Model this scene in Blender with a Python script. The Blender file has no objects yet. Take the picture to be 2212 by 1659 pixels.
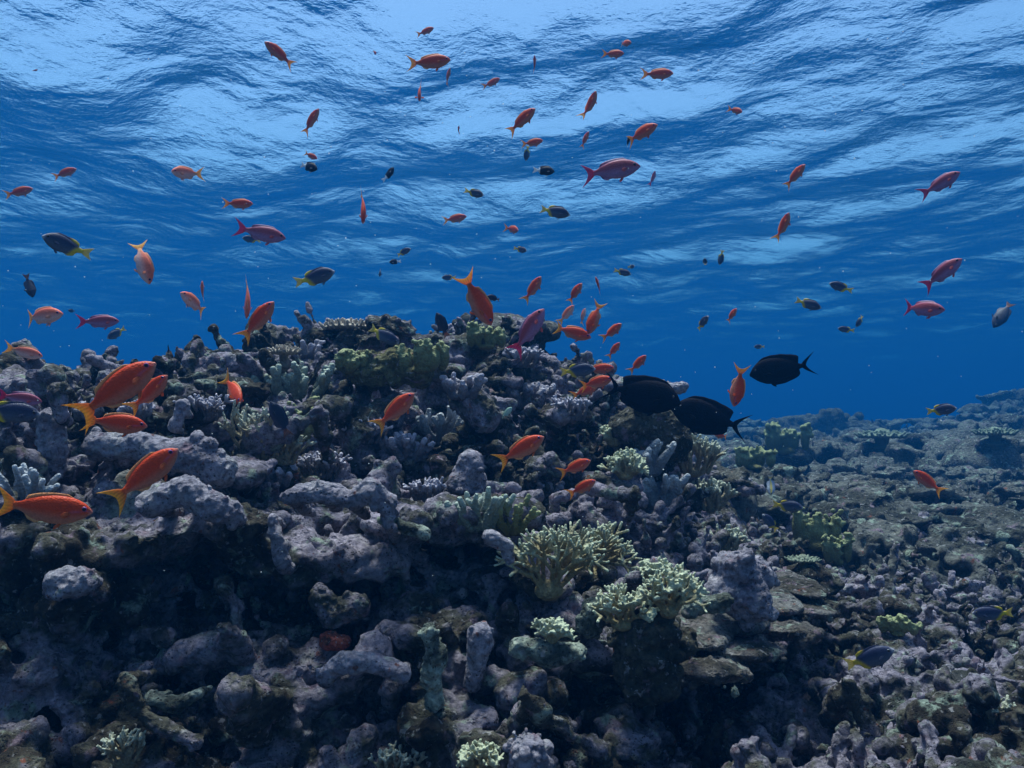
import bpy, bmesh, math, random
import numpy as np
from mathutils import Vector, Matrix, Quaternion
from mathutils.bvhtree import BVHTree

random.seed(7)
RNG = np.random.default_rng(11)
R = math.radians
SC = bpy.context.scene
COL = SC.collection

# ------------------------------------------------------------------ camera
W2, H2 = 2212.0, 1659.0                      # pixel frame used for placing
HFOV = R(62.0)
FPX = (W2 / 2) / math.tan(HFOV / 2)
PITCH = R(2.0)
cam_d = bpy.data.cameras.new('camera')
cam_d.sensor_width = 36.0
cam_d.lens = 18.0 / math.tan(HFOV / 2)
cam_d.clip_start = 0.02
cam_d.clip_end = 500.0
cam = bpy.data.objects.new('camera', cam_d)
COL.objects.link(cam)
cam.location = (0, 0, 0)
cam.rotation_euler = (R(90) + PITCH, 0, 0)
SC.camera = cam
CAMROT = Matrix.Rotation(R(90) + PITCH, 3, 'X')

# ------------------------------------------------------------------ sky, sun, exposure
SUN_EL, SUN_AZ = R(76), R(-20)               # azimuth from +Y (ahead of the camera) towards +X
world = bpy.data.worlds.new('World')
SC.world = world
world.use_nodes = True
wn = world.node_tree
wn.nodes.clear()
sky = wn.nodes.new('ShaderNodeTexSky')
sky.sky_type = 'NISHITA'
sky.sun_disc = False
sky.sun_elevation = SUN_EL
sky.sun_rotation = SUN_AZ
bg = wn.nodes.new('ShaderNodeBackground')
bg.inputs['Strength'].default_value = 0.15
wo = wn.nodes.new('ShaderNodeOutputWorld')
wn.links.new(sky.outputs[0], bg.inputs['Color'])
wn.links.new(bg.outputs[0], wo.inputs['Surface'])

sun_d = bpy.data.lights.new('sun', 'SUN')
sun_d.energy = 4.8
sun_d.angle = R(18.0)                        # the rippled surface spreads the sun's disc
sun_d.color = (1.0, 0.95, 0.88)
sun = bpy.data.objects.new('sun', sun_d)
COL.objects.link(sun)
sdir = Vector((math.sin(SUN_AZ) * math.cos(SUN_EL), math.cos(SUN_AZ) * math.cos(SUN_EL), math.sin(SUN_EL)))
sun.rotation_euler = sdir.to_track_quat('Z', 'Y').to_euler()

SC.view_settings.view_transform = 'Standard'
SC.view_settings.look = 'None'
SC.view_settings.gamma = 1.0
SC.view_settings.exposure = 0.84
SC.render.engine = 'CYCLES'
SC.cycles.use_denoising = True
SC.cycles.max_bounces = 6
SC.cycles.diffuse_bounces = 3
SC.cycles.glossy_bounces = 3
SC.cycles.volume_bounces = 2
SC.cycles.transparent_max_bounces = 12
SC.cycles.sample_clamp_indirect = 6.0

# ------------------------------------------------------------------ helpers
def ray(u, v):
    return CAMROT @ Vector(((u - W2 / 2) / FPX, -(v - H2 / 2) / FPX, -1.0))

def P(u, v, d):
    return ray(u, v) * d

def link_mesh(name, me, mat=None, parent=None):
    o = bpy.data.objects.new(name, me)
    COL.objects.link(o)
    if mat is not None and not me.materials:
        me.materials.append(mat)
    if parent is not None:
        o.parent = parent
    return o

def tag(o, label=None, cat=None, group=None, kind=None):
    if label: o['label'] = label
    if cat: o['category'] = cat
    if group: o['group'] = group
    if kind: o['kind'] = kind
    return o

def mesh_np(name, verts, faces, smooth=True):
    """verts (n,3); faces (m,3) or (m,4)"""
    verts = np.asarray(verts, dtype=np.float32)
    faces = np.asarray(faces, dtype=np.int32)
    me = bpy.data.meshes.new(name)
    k = faces.shape[1]
    me.vertices.add(len(verts))
    me.vertices.foreach_set('co', verts.ravel())
    me.loops.add(faces.size)
    me.loops.foreach_set('vertex_index', faces.ravel())
    me.polygons.add(len(faces))
    me.polygons.foreach_set('loop_start', np.arange(0, faces.size, k, dtype=np.int32))
    try:
        me.polygons.foreach_set('loop_total', np.full(len(faces), k, dtype=np.int32))
    except Exception:
        pass
    me.update(calc_edges=True)
    me.validate()
    if smooth:
        me.polygons.foreach_set('use_smooth', np.ones(len(me.polygons), dtype=bool))
    return me

def get_co(me):
    a = np.empty(len(me.vertices) * 3, dtype=np.float32)
    me.vertices.foreach_get('co', a)
    return a.reshape(-1, 3)

def get_no(me):
    a = np.empty(len(me.vertices) * 3, dtype=np.float32)
    me.vertex_normals.foreach_get('vector', a)
    return a.reshape(-1, 3)

def point_attr(me, name, vals):
    at = me.attributes.new(name, 'FLOAT', 'POINT')
    at.data.foreach_set('value', np.asarray(vals, dtype=np.float32))

def color_attr(me, cols):
    at = me.attributes.new('Col', 'FLOAT_COLOR', 'POINT')
    c = np.ones((len(cols), 4), dtype=np.float32)
    c[:, :3] = cols
    at.data.foreach_set('color', c.ravel())

def hash3(ix, iy, iz, seed):
    h = (ix.astype(np.int64) * 374761393 + iy.astype(np.int64) * 668265263 + iz.astype(np.int64) * 2147483647 + seed * 144665) & 0xFFFFFFFF
    h = ((h ^ (h >> 13)) * 1274126177) & 0xFFFFFFFF
    h = ((h ^ (h >> 15)) * 2246822519) & 0xFFFFFFFF
    return ((h ^ (h >> 16)) & 0xFFFFFF) / float(0xFFFFFF)

def vnoise(p, seed=0):
    """smooth value noise, p (n,3) -> (n,) in -1..1"""
    p = np.asarray(p, dtype=np.float64)
    i = np.floor(p).astype(np.int64)
    f = p - i
    f = f * f * f * (f * (f * 6 - 15) + 10)
    x, y, z = i[:, 0], i[:, 1], i[:, 2]
    def c(a, b, d): return hash3(x + a, y + b, z + d, seed)
    fx, fy, fz = f[:, 0], f[:, 1], f[:, 2]
    x00 = c(0,0,0) * (1 - fx) + c(1,0,0) * fx
    x10 = c(0,1,0) * (1 - fx) + c(1,1,0) * fx
    x01 = c(0,0,1) * (1 - fx) + c(1,0,1) * fx
    x11 = c(0,1,1) * (1 - fx) + c(1,1,1) * fx
    return ((x00 * (1 - fy) + x10 * fy) * (1 - fz) + (x01 * (1 - fy) + x11 * fy) * fz) * 2 - 1

def fbm(p, octs=3, seed=0):
    s = 0; a = 1.0; t = 0
    for k in range(octs):
        s = s + a * vnoise(np.asarray(p) * (2.03 ** k), seed + k * 17)
        t += a; a *= 0.5
    return s / t

def ico(sub):
    bm = bmesh.new()
    bmesh.ops.create_icosphere(bm, subdivisions=sub, radius=1.0)
    bm.verts.ensure_lookup_table()
    v = np.array([x.co[:] for x in bm.verts]); f = np.array([[q.index for q in x.verts] for x in bm.faces])
    bm.free()
    return v, f
ICO1, ICO2, ICO3 = ico(1), ico(2), ico(3)

def rot_to(d):
    return np.array(Vector(d).to_track_quat('Z', 'Y').to_matrix())

class Soup:
    """a heap of closed shapes that a voxel remesh later fuses into one skin"""
    def __init__(self): self.v = []; self.f = []; self.n = 0
    def add(self, v, f):
        self.v.append(np.asarray(v, dtype=np.float32)); self.f.append(np.asarray(f) + self.n); self.n += len(v)
    def ball(self, c, r, rot=None, t=ICO2):
        v = t[0] * np.asarray(r)
        if rot is not None: v = v @ np.asarray(rot).T
        self.add(v + np.asarray(c), t[1])
    def capsule(self, p0, r0, p1, r1, t=ICO2):
        p0 = np.asarray(p0, float); p1 = np.asarray(p1, float)
        d = p1 - p0
        if np.linalg.norm(d) < 1e-6: d = np.array([0, 0, 1e-6])
        m = rot_to(d)
        up = t[0][:, 2:3] > 0
        v = np.where(up, t[0] * r1, t[0] * r0) @ m.T
        self.add(v + np.where(up, p1, p0), t[1])
    def chain(self, pts, rad, t=ICO2):
        for k in range(len(pts) - 1):
            self.capsule(pts[k], rad[k], pts[k + 1], rad[k + 1], t)
    def arrays(self): return np.concatenate(self.v), np.concatenate(self.f)

def evaluated(me, mods):
    """mods: list of (type, dict) applied to a temporary object; returns the resulting mesh"""
    o = bpy.data.objects.new('tmp', me)
    COL.objects.link(o)
    for ty, kw in mods:
        m = o.modifiers.new(ty, ty)
        for k, val in kw.items(): setattr(m, k, val)
    dg = bpy.context.evaluated_depsgraph_get()
    dg.update()
    out = bpy.data.meshes.new_from_object(o.evaluated_get(dg))
    bpy.data.objects.remove(o)
    bpy.data.meshes.remove(me)
    return out

def fuse(name, soup, voxel, smooth=3, amps=(), origin=None):
    """fuse a Soup, smooth it, roughen along normals with amps = [(wavelength, amplitude), ...]"""
    v, f = soup.arrays()
    me = mesh_np('soup', v, f)
    me = evaluated(me, [('REMESH', dict(mode='VOXEL', voxel_size=voxel, use_smooth_shade=True)),
                        ('SMOOTH', dict(factor=0.5, iterations=smooth))])
    me.name = name
    co = get_co(me).copy(); no = get_no(me)
    disp = np.zeros(len(co))
    for k, (wl, am) in enumerate(amps):
        disp += am * fbm(co / wl, 2, 31 + 7 * k)
    co = co + no * disp[:, None]
    if origin is not None: co = co - np.asarray(origin)
    me.vertices.foreach_set('co', co.astype(np.float32).ravel())
    me.polygons.foreach_set('use_smooth', np.ones(len(me.polygons), dtype=bool))
    me.update()
    return me

# ------------------------------------------------------------------ materials
class NT:
    def __init__(self, name):
        self.m = bpy.data.materials.new(name); self.m.use_nodes = True
        self.t = self.m.node_tree; self.t.nodes.clear()
        self.out = self.t.nodes.new('ShaderNodeOutputMaterial')
    def n(self, ty, **kw):
        x = self.t.nodes.new('ShaderNode' + ty)
        for k, v in kw.items():
            if k.startswith('_'): setattr(x, k[1:], v)
            else: x.inputs[k.replace('__', ' ')].default_value = v
        return x
    def l(self, a, b): self.t.links.new(a, b)
    def noise(self, vec, scale, detail=3.0, rough=0.55, dist=0.0):
        x = self.n('TexNoise', Scale=scale, Detail=detail, Roughness=rough, Distortion=dist)
        self.l(vec, x.inputs['Vector']); return x
    def ramp(self, fac, stops, interp='LINEAR'):
        x = self.t.nodes.new('ShaderNodeValToRGB'); cr = x.color_ramp; cr.interpolation = interp
        while len(cr.elements) < len(stops): cr.elements.new(0.5)
        for e, (p, c) in zip(cr.elements, stops):
            e.position = p; e.color = (*c, 1) if len(c) == 3 else c
        self.l(fac, x.inputs['Fac']); return x
    def mix(self, fac, a, b, mode='MIX'):
        x = self.t.nodes.new('ShaderNodeMix'); x.data_type = 'RGBA'; x.blend_type = mode
        for s, val in (('Factor', fac), ('A', a), ('B', b)):
            i = [q for q in x.inputs if q.name == s and (q.type == 'RGBA' if s != 'Factor' else q.type == 'VALUE')][0]
            if hasattr(val, 'is_linked') or isinstance(val, bpy.types.NodeSocket): self.l(val, i)
            else: i.default_value = val if s == 'Factor' else (*val, 1)
        return [q for q in x.outputs if q.type == 'RGBA'][0]
    def math(self, op, a, b=0.5):
        x = self.t.nodes.new('ShaderNodeMath'); x.operation = op
        for k, val in enumerate((a, b)):
            if isinstance(val, bpy.types.NodeSocket): self.l(val, x.inputs[k])
            else: x.inputs[k].default_value = val
        return x.outputs[0]
    def step(self, val, lo, hi):
        x = self.t.nodes.new('ShaderNodeMapRange'); x.interpolation_type = 'SMOOTHSTEP'
        self.l(val, x.inputs[0]); x.inputs[1].default_value = lo; x.inputs[2].default_value = hi
        return x.outputs[0]
    def bump(self, h, dist, strength=1.0, prev=None):
        x = self.n('Bump', Strength=strength, Distance=dist); self.l(h, x.inputs['Height'])
        if prev is not None: self.l(prev, x.inputs['Normal'])
        return x.outputs[0]

def reef_material(name, stops, s=1.0, pale=.57, seed=0.0, pit=1.0, turf=.55):
    """encrusted rock: patches of turf, coralline crust and bare skeleton, pitted"""
    t = NT(name)
    tc = t.n('TexCoord')
    mp = t.n('Mapping'); mp.inputs['Location'].default_value = (seed, seed * .7, -seed * .3)
    t.l(tc.outputs['Object'], mp.inputs['Vector']); vec = mp.outputs[0]
    n1 = t.noise(vec, 7 * s, 5, .62, .4)
    base = t.ramp(n1.outputs['Fac'], stops).outputs[0]
    n2 = t.noise(vec, 24 * s, 4, .6, .6)
    c = t.mix(t.step(n2.outputs['Fac'], pale, pale + .1), base, (.30, .36, .29))
    n3 = t.noise(vec, 31 * s, 3, .55)
    c = t.mix(t.step(n3.outputs['Fac'], .60, .70), c, (.24, .17, .21))
    n4 = t.noise(vec, 46 * s, 3, .6)
    c = t.mix(t.math('MULTIPLY', t.step(n4.outputs['Fac'], .66, .72), .8), c, (.24, .07, .035))
    n6 = t.noise(vec, 15 * s, 4, .6)
    c = t.mix(t.math('MULTIPLY', t.step(n6.outputs['Fac'], turf, turf + .1), .85), c, (.035, .038, .028))
    n5 = t.noise(vec, 130 * s, 4, .7)
    g = t.ramp(n5.outputs['Fac'], [(.28, (.32, .32, .33)), (.5, (.95, .95, .95)), (.72, (1.5, 1.48, 1.42))]).outputs[0]
    c = t.mix(1.0, c, g, 'MULTIPLY')
    vo = t.n('TexVoronoi', Scale=75 * s); t.l(vec, vo.inputs['Vector'])
    pits = t.step(vo.outputs['Distance'], .12, .42)
    v2 = t.n('TexVoronoi', Scale=190 * s); t.l(vec, v2.inputs['Vector'])
    n7 = t.noise(vec, 18 * s, 2, .5)
    pore = t.math('MULTIPLY', t.math('SUBTRACT', 1.0, t.step(v2.outputs['Distance'], .10, .30)), t.step(n7.outputs['Fac'], .42, .52))
    c = t.mix(t.math('MULTIPLY', pore, .8), c, (.03, .026, .022))
    n8 = t.noise(vec, 95 * s, 3, .6)
    c = t.mix(t.math('MULTIPLY', t.step(n8.outputs['Fac'], .60, .68), .7), c, (.40, .38, .38))
    b = t.n('BsdfPrincipled', Roughness=.85)
    b.inputs['Specular IOR Level'].default_value = .15
    t.l(c, b.inputs['Base Color'])
    nb = t.noise(vec, 70 * s, 7, .75)
    h = t.math('ADD', nb.outputs['Fac'], t.math('SUBTRACT', t.math('MULTIPLY', pits, .45 * pit), t.math('MULTIPLY', pore, .3)))
    t.l(t.bump(h, .018 / s, 1.0), b.inputs['Normal'])
    t.l(b.outputs[0], t.out.inputs['Surface'])
    return t.m

STOPS = [(.31, (.014, .013, .010)), (.40, (.055, .044, .032)), (.46, (.10, .095, .07)), (.51, (.24, .21, .255)), (.60, (.38, .33, .405)), (.70, (.28, .29, .24))]
M_REEF = reef_material('reef_rock', STOPS)
M_FAR = reef_material('reef_rubble', [(.30, (.02, .02, .017)), (.42, (.06, .06, .045)), (.53, (.14, .135, .12)), (.66, (.2, .2, .17)), (.76, (.25, .24, .21))], s=.55)
M_LAV = reef_material('lavender_crust', [(.31, (.05, .045, .05)), (.40, (.19, .17, .205)), (.54, (.37, .335, .40)), (.7, (.44, .42, .43))], seed=3.1, pale=.62, turf=.60)
M_PALE = reef_material('pale_crust', [(.30, (.10, .10, .08)), (.40, (.32, .36, .29)), (.58, (.48, .54, .45)), (.72, (.36, .34, .36))], seed=5.7, pale=.6, turf=.53)
M_DARK = reef_material('dark_turf', [(.25, (.03, .03, .022)), (.45, (.07, .065, .045)), (.62, (.13, .12, .09)), (.75, (.2, .19, .16))], seed=9.2, pale=.68)
M_OLIVE = reef_material('olive_turf', [(.25, (.06, .055, .02)), (.45, (.13, .12, .05)), (.6, (.20, .20, .09)), (.75, (.28, .30, .16))], seed=12.2, pale=.7)
M_RED = reef_material('red_sponge', [(.25, (.22, .04, .03)), (.5, (.40, .08, .05)), (.75, (.5, .16, .10))], s=2.0, seed=1.0, pale=.85)

def coral_material(name, base, tip, rough=.7):
    t = NT(name)
    tc = t.n('TexCoord'); vec = tc.outputs['Object']
    at = t.n('Attribute', _attribute_name='tip')
    n = t.noise(vec, 45, 4, .6)
    f = t.math('ADD', at.outputs['Fac'], t.math('MULTIPLY', t.math('SUBTRACT', n.outputs['Fac'], .5), .5))
    c = t.ramp(f, [(.05, base), (.45, tuple(.55 * a + .45 * b for a, b in zip(base, tip))), (.85, tip)]).outputs[0]
    n5 = t.noise(vec, 220, 3, .65)
    g = t.ramp(n5.outputs['Fac'], [(.3, (.7, .7, .7)), (.7, (1.2, 1.2, 1.2))]).outputs[0]
    c = t.mix(1.0, c, g, 'MULTIPLY')
    b = t.n('BsdfPrincipled', Roughness=rough); b.inputs['Specular IOR Level'].default_value = .2
    t.l(c, b.inputs['Base Color'])
    vo = t.n('TexVoronoi', Scale=260); t.l(vec, vo.inputs['Vector'])
    h = t.math('ADD', vo.outputs['Distance'], n5.outputs['Fac'])
    t.l(t.bump(h, .003, .7), b.inputs['Normal'])
    t.l(b.outputs[0], t.out.inputs['Surface'])
    return t.m
M_FIRE = coral_material('fire_coral', (.22, .175, .085), (.42, .45, .31))
M_STAG = coral_material('staghorn_coral', (.22, .18, .11), (.42, .44, .34))
M_MUTED = coral_material('muted_table_coral', (.09, .09, .06), (.22, .26, .19))
M_KNOB = coral_material('knobbly_grey_coral', (.10, .09, .10), (.40, .37, .43))
M_FING = coral_material('finger_coral', (.15, .17, .13), (.40, .45, .37))
M_BLUE = coral_material('grey_finger_coral', (.17, .18, .20), (.45, .47, .49))
M_TABLE = coral_material('table_coral', (.15, .12, .09), (.46, .39, .31))
M_CREST = coral_material('green_crest_coral', (.11, .10, .035), (.25, .27, .13))

def fish_material(name, thin=False, dark=False):
    t = NT(name)
    at = t.n('Attribute', _attribute_name='Col')
    tc = t.n('TexCoord')
    n = t.noise(tc.outputs['Object'], 30, 3, .6)
    g = t.ramp(n.outputs['Fac'], [(.3, (.82, .82, .82)), (.7, (1.12, 1.12, 1.12))]).outputs[0]
    c = t.mix(1.0, at.outputs['Color'], g, 'MULTIPLY')
    b = t.n('BsdfPrincipled', Roughness=.5); b.inputs['Specular IOR Level'].default_value = .18
    t.l(c, b.inputs['Base Color'])
    if not thin:
        vo = t.n('TexVoronoi', Scale=48); t.l(tc.outputs['Object'], vo.inputs['Vector'])
        t.l(t.bump(vo.outputs['Distance'], .003, .2), b.inputs['Normal'])
        if dark: b.inputs['Roughness'].default_value = .8; b.inputs['Specular IOR Level'].default_value = .04
        t.l(b.outputs[0], t.out.inputs['Surface'])
    else:
        tl = t.n('BsdfTranslucent'); t.l(c, tl.inputs['Color'])
        tr = t.n('BsdfTransparent')
        m1 = t.n('MixShader', Fac=.45); t.l(b.outputs[0], m1.inputs[1]); t.l(tl.outputs[0], m1.inputs[2])
        wv = t.n('TexWave', Scale=9.0, Distortion=2.0); wv.bands_direction = 'Z'
        t.l(tc.outputs['Object'], wv.inputs['Vector'])
        m2 = t.n('MixShader'); t.l(t.math('MULTIPLY', wv.outputs['Fac'], .3), m2.inputs[0])
        t.l(m1.outputs[0], m2.inputs[1]); t.l(tr.outputs[0], m2.inputs[2])
        t.l(m2.outputs[0], t.out.inputs['Surface'])
    return t.m
M_SKIN = fish_material('fish_skin')
M_FIN = fish_material('fish_fin', True)
M_BLACK = fish_material('black_fish_skin', dark=True)

# ------------------------------------------------------------------ water surface
SURF_Z = 4.0
def water_surface():
    t = NT('water_surface')
    geo = t.n('NewGeometry')
    mp = t.n('Mapping'); mp.inputs['Scale'].default_value = (.85, .7, .85); mp.inputs['Rotation'].default_value = (0, 0, R(25))
    t.l(geo.outputs['Position'], mp.inputs['Vector'])
    n1 = t.noise(mp.outputs[0], .95, 3, .45, .2)
    n2 = t.noise(mp.outputs[0], 5.0, 3.5, .55, .1)
    b1 = t.bump(n1.outputs['Fac'], .22)
    b2 = t.bump(n2.outputs['Fac'], .024, 1.0, b1)
    n3 = t.noise(mp.outputs[0], 17.0, 3, .6, 0)
    b2 = t.bump(n3.outputs['Fac'], .013, 1.0, b2)
    fr = t.n('Fresnel', IOR=1.062); t.l(b2, fr.inputs['Normal'])
    gl = t.n('BsdfGlossy', Roughness=.10); gl.inputs['Color'].default_value = (.92, .95, 1, 1); t.l(b2, gl.inputs['Normal'])
    tr = t.n('BsdfTransparent'); tr.inputs['Color'].default_value = (1, 1, 1, 1)
    m = t.n('MixShader'); t.l(fr.outputs[0], m.inputs[0]); t.l(tr.outputs[0], m.inputs[1]); t.l(gl.outputs[0], m.inputs[2])
    t.l(m.outputs[0], t.out.inputs['Surface'])
    # swell: graded grid, finer near the camera
    xs = np.sinh(np.linspace(-3.2, 3.2, 420)) / np.sinh(3.2) * 90
    ys = 1.0 + (np.sinh(np.linspace(-1.5, 3.6, 460)) / np.sinh(3.6)) * 150
    X, Y = np.meshgrid(xs, ys)
    Z = np.zeros_like(X)
    r = np.random.default_rng(8)
    for k in range(30):
        wl = 0.9 * 1.19 ** k if k < 14 else 2.0 + 5.0 * r.random()
        th = R(215 + 110 * (r.random() - .5))
        kk = 2 * math.pi / wl
        a = .0086 * wl * (0.6 + .7 * r.random()) * (1.0 if 1.2 < wl < 5 else .6)
        ph = kk * (X * math.cos(th) + Y * math.sin(th)) + 6.28 * r.random()
        Z += a * (1 - 2 * np.abs(np.sin(ph / 2)) ** 1.3)
    co = np.stack([X, Y, SURF_Z + Z], -1).reshape(-1, 3)
    ny, nx = X.shape
    i = np.arange((ny - 1) * (nx - 1)); iy, ix = i // (nx - 1), i % (nx - 1)
    a = iy * nx + ix
    f = np.stack([a, a + 1, a + nx + 1, a + nx], -1)
    o = link_mesh('water', mesh_np('water', co, f), t.m)
    tag(o, kind='structure')
    return o
water_surface()

# ------------------------------------------------------------------ reef relief
CTRL = [  # (u, v, depth) points the bare reef passes through
    (-500, 1000, 1.7), (-500, 1300, 1.15), (-500, 1659, .85), (2700, 1000, 5.0), (2700, 1400, 1.9), (2700, 1659, 1.1),
    (-250, 930, 1.7), (0, 915, 1.7), (140, 880, 1.8), (360, 840, 2.0), (560, 815, 2.15), (750, 770, 2.3), (950, 780, 2.3), (1120, 765, 2.3), (1230, 830, 2.25), (1370, 890, 2.2), (1460, 915, 2.2),
    (0, 1120, 1.18), (400, 1100, 1.30), (800, 1040, 1.56), (1100, 1020, 1.7), (1350, 1060, 1.8), (1490, 1080, 2.05),
    (0, 1350, 1.10), (400, 1350, 1.17), (800, 1330, 1.25), (1150, 1350, 1.2), (1420, 1290, 1.5), (1600, 1290, 1.62),
    (0, 1659, 1.0), (400, 1659, 1.03), (800, 1659, 1.05), (1150, 1659, 1.04), (1480, 1659, 1.26), (1700, 1659, 1.28), (2212, 1659, 1.05), (1980, 1659, 1.1),
    (1480, 1500, 1.42), (1680, 1490, 1.44), (1330, 1600, 1.15), (1950, 1500, 1.45), (2212, 1500, 1.5), (1850, 1330, 1.85), (2050, 1350, 2.0), (2212, 1330, 2.1),
    (1640, 1180, 2.35), (1850, 1180, 2.8), (2212, 1150, 3.0), (1600, 1060, 3.1), (1800, 1050, 3.8), (2000, 1040, 4.1), (2212, 1000, 4.6),
    (1620, 990, 5.2), (1750, 965, 6.2), (1950, 970, 6.6), (2212, 912, 6.4), (1680, 938, 8.0), (1900, 945, 8.2), (2050, 930, 8.2), (2212, 858, 7.5), (2500, 805, 7.5),
    (1500, 1000, 5.0), (1500, 955, 8.0),
]
def stretch(d): return d if d < 2.8 else 2.8 + (d - 2.8) * 2.4
pts = [P(u, v, stretch(d)) for u, v, d in CTRL]
pts += [Vector((x, 3.2, -.62)) for x in (-2.2, -1.2, -.5, 0.1)] + [Vector((x, 5.0, -.85)) for x in (-4, -2, -.5, .4)] + [Vector((x, 9.5, -1.1)) for x in (-8, -4, -1)] \
     + [Vector((x, .35, -.5)) for x in (-.5, -.2, .1, .4)] + [Vector((x, 16, -1.2)) for x in (-12, -5, -1)] + [Vector((x, 25, -1.5)) for x in (-16, -6, 4, 12, 22)]
pts = np.array([p[:] for p in pts])
def warp(x, y): return np.stack([np.asarray(x) / np.asarray(y) * 1.6, np.log(np.asarray(y))], -1)
WP = warp(pts[:, 0], pts[:, 1])
_d = np.sqrt(((WP[:, None] - WP[None]) ** 2).sum(-1) + .0009)
RBF = np.linalg.solve(np.block([[_d, np.ones((len(WP), 1))], [np.ones((1, len(WP))), np.zeros((1, 1))]]), np.append(pts[:, 2], 0))
def height(x, y):
    q = warp(x, y)
    out = np.empty(len(q))
    for s in range(0, len(q), 20000):
        d = np.sqrt(((q[s:s + 20000, None] - WP[None]) ** 2).sum(-1) + .0009)
        out[s:s + 20000] = d @ RBF[:-1] + RBF[-1]
    return out

def slab(y0, y1, amax, nx, ny, depth, amp, wl, seed):
    """closed slab whose top follows the relief, roughened"""
    a = np.linspace(-amax, amax, nx); l = np.linspace(math.log(y0), math.log(y1), ny)
    A, L = np.meshgrid(a, l); Y = np.exp(L); X = A * Y
    x, y = X.ravel(), Y.ravel()
    z = height(x, y)
    p = np.stack([x, y, z], -1)
    z = z + amp * (fbm(p / wl, 3, seed)) - amp * .9 * np.clip(fbm(p / (wl * .6), 2, seed + 5) - .15, 0, 1) * 2
    top = np.stack([x, y, z], -1); bot = np.stack([x, y, np.full_like(z, z.min() - depth)], -1)
    n = len(top)
    i = np.arange((ny - 1) * (nx - 1)); iy, ix = i // (nx - 1), i % (nx - 1); q = iy * nx + ix
    ft = np.stack([q, q + 1, q + nx + 1, q + nx], -1); fb = ft[:, ::-1] + n
    rim = np.concatenate([np.arange(nx), np.arange(1, ny) * nx + nx - 1, (ny - 1) * nx + np.arange(nx - 2, -1, -1), np.arange(ny - 2, 0, -1) * nx])
    r2 = np.roll(rim, -1)
    fs = np.stack([rim + n, r2 + n, r2, rim], -1)
    f = np.concatenate([ft, fb, fs])
    tri = np.concatenate([f[:, [0, 1, 2]], f[:, [0, 2, 3]]])
    return np.concatenate([top, bot]), tri

def unit_(v):
    v = np.asarray(v, float); return v / max(1e-9, np.linalg.norm(v))

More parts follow.
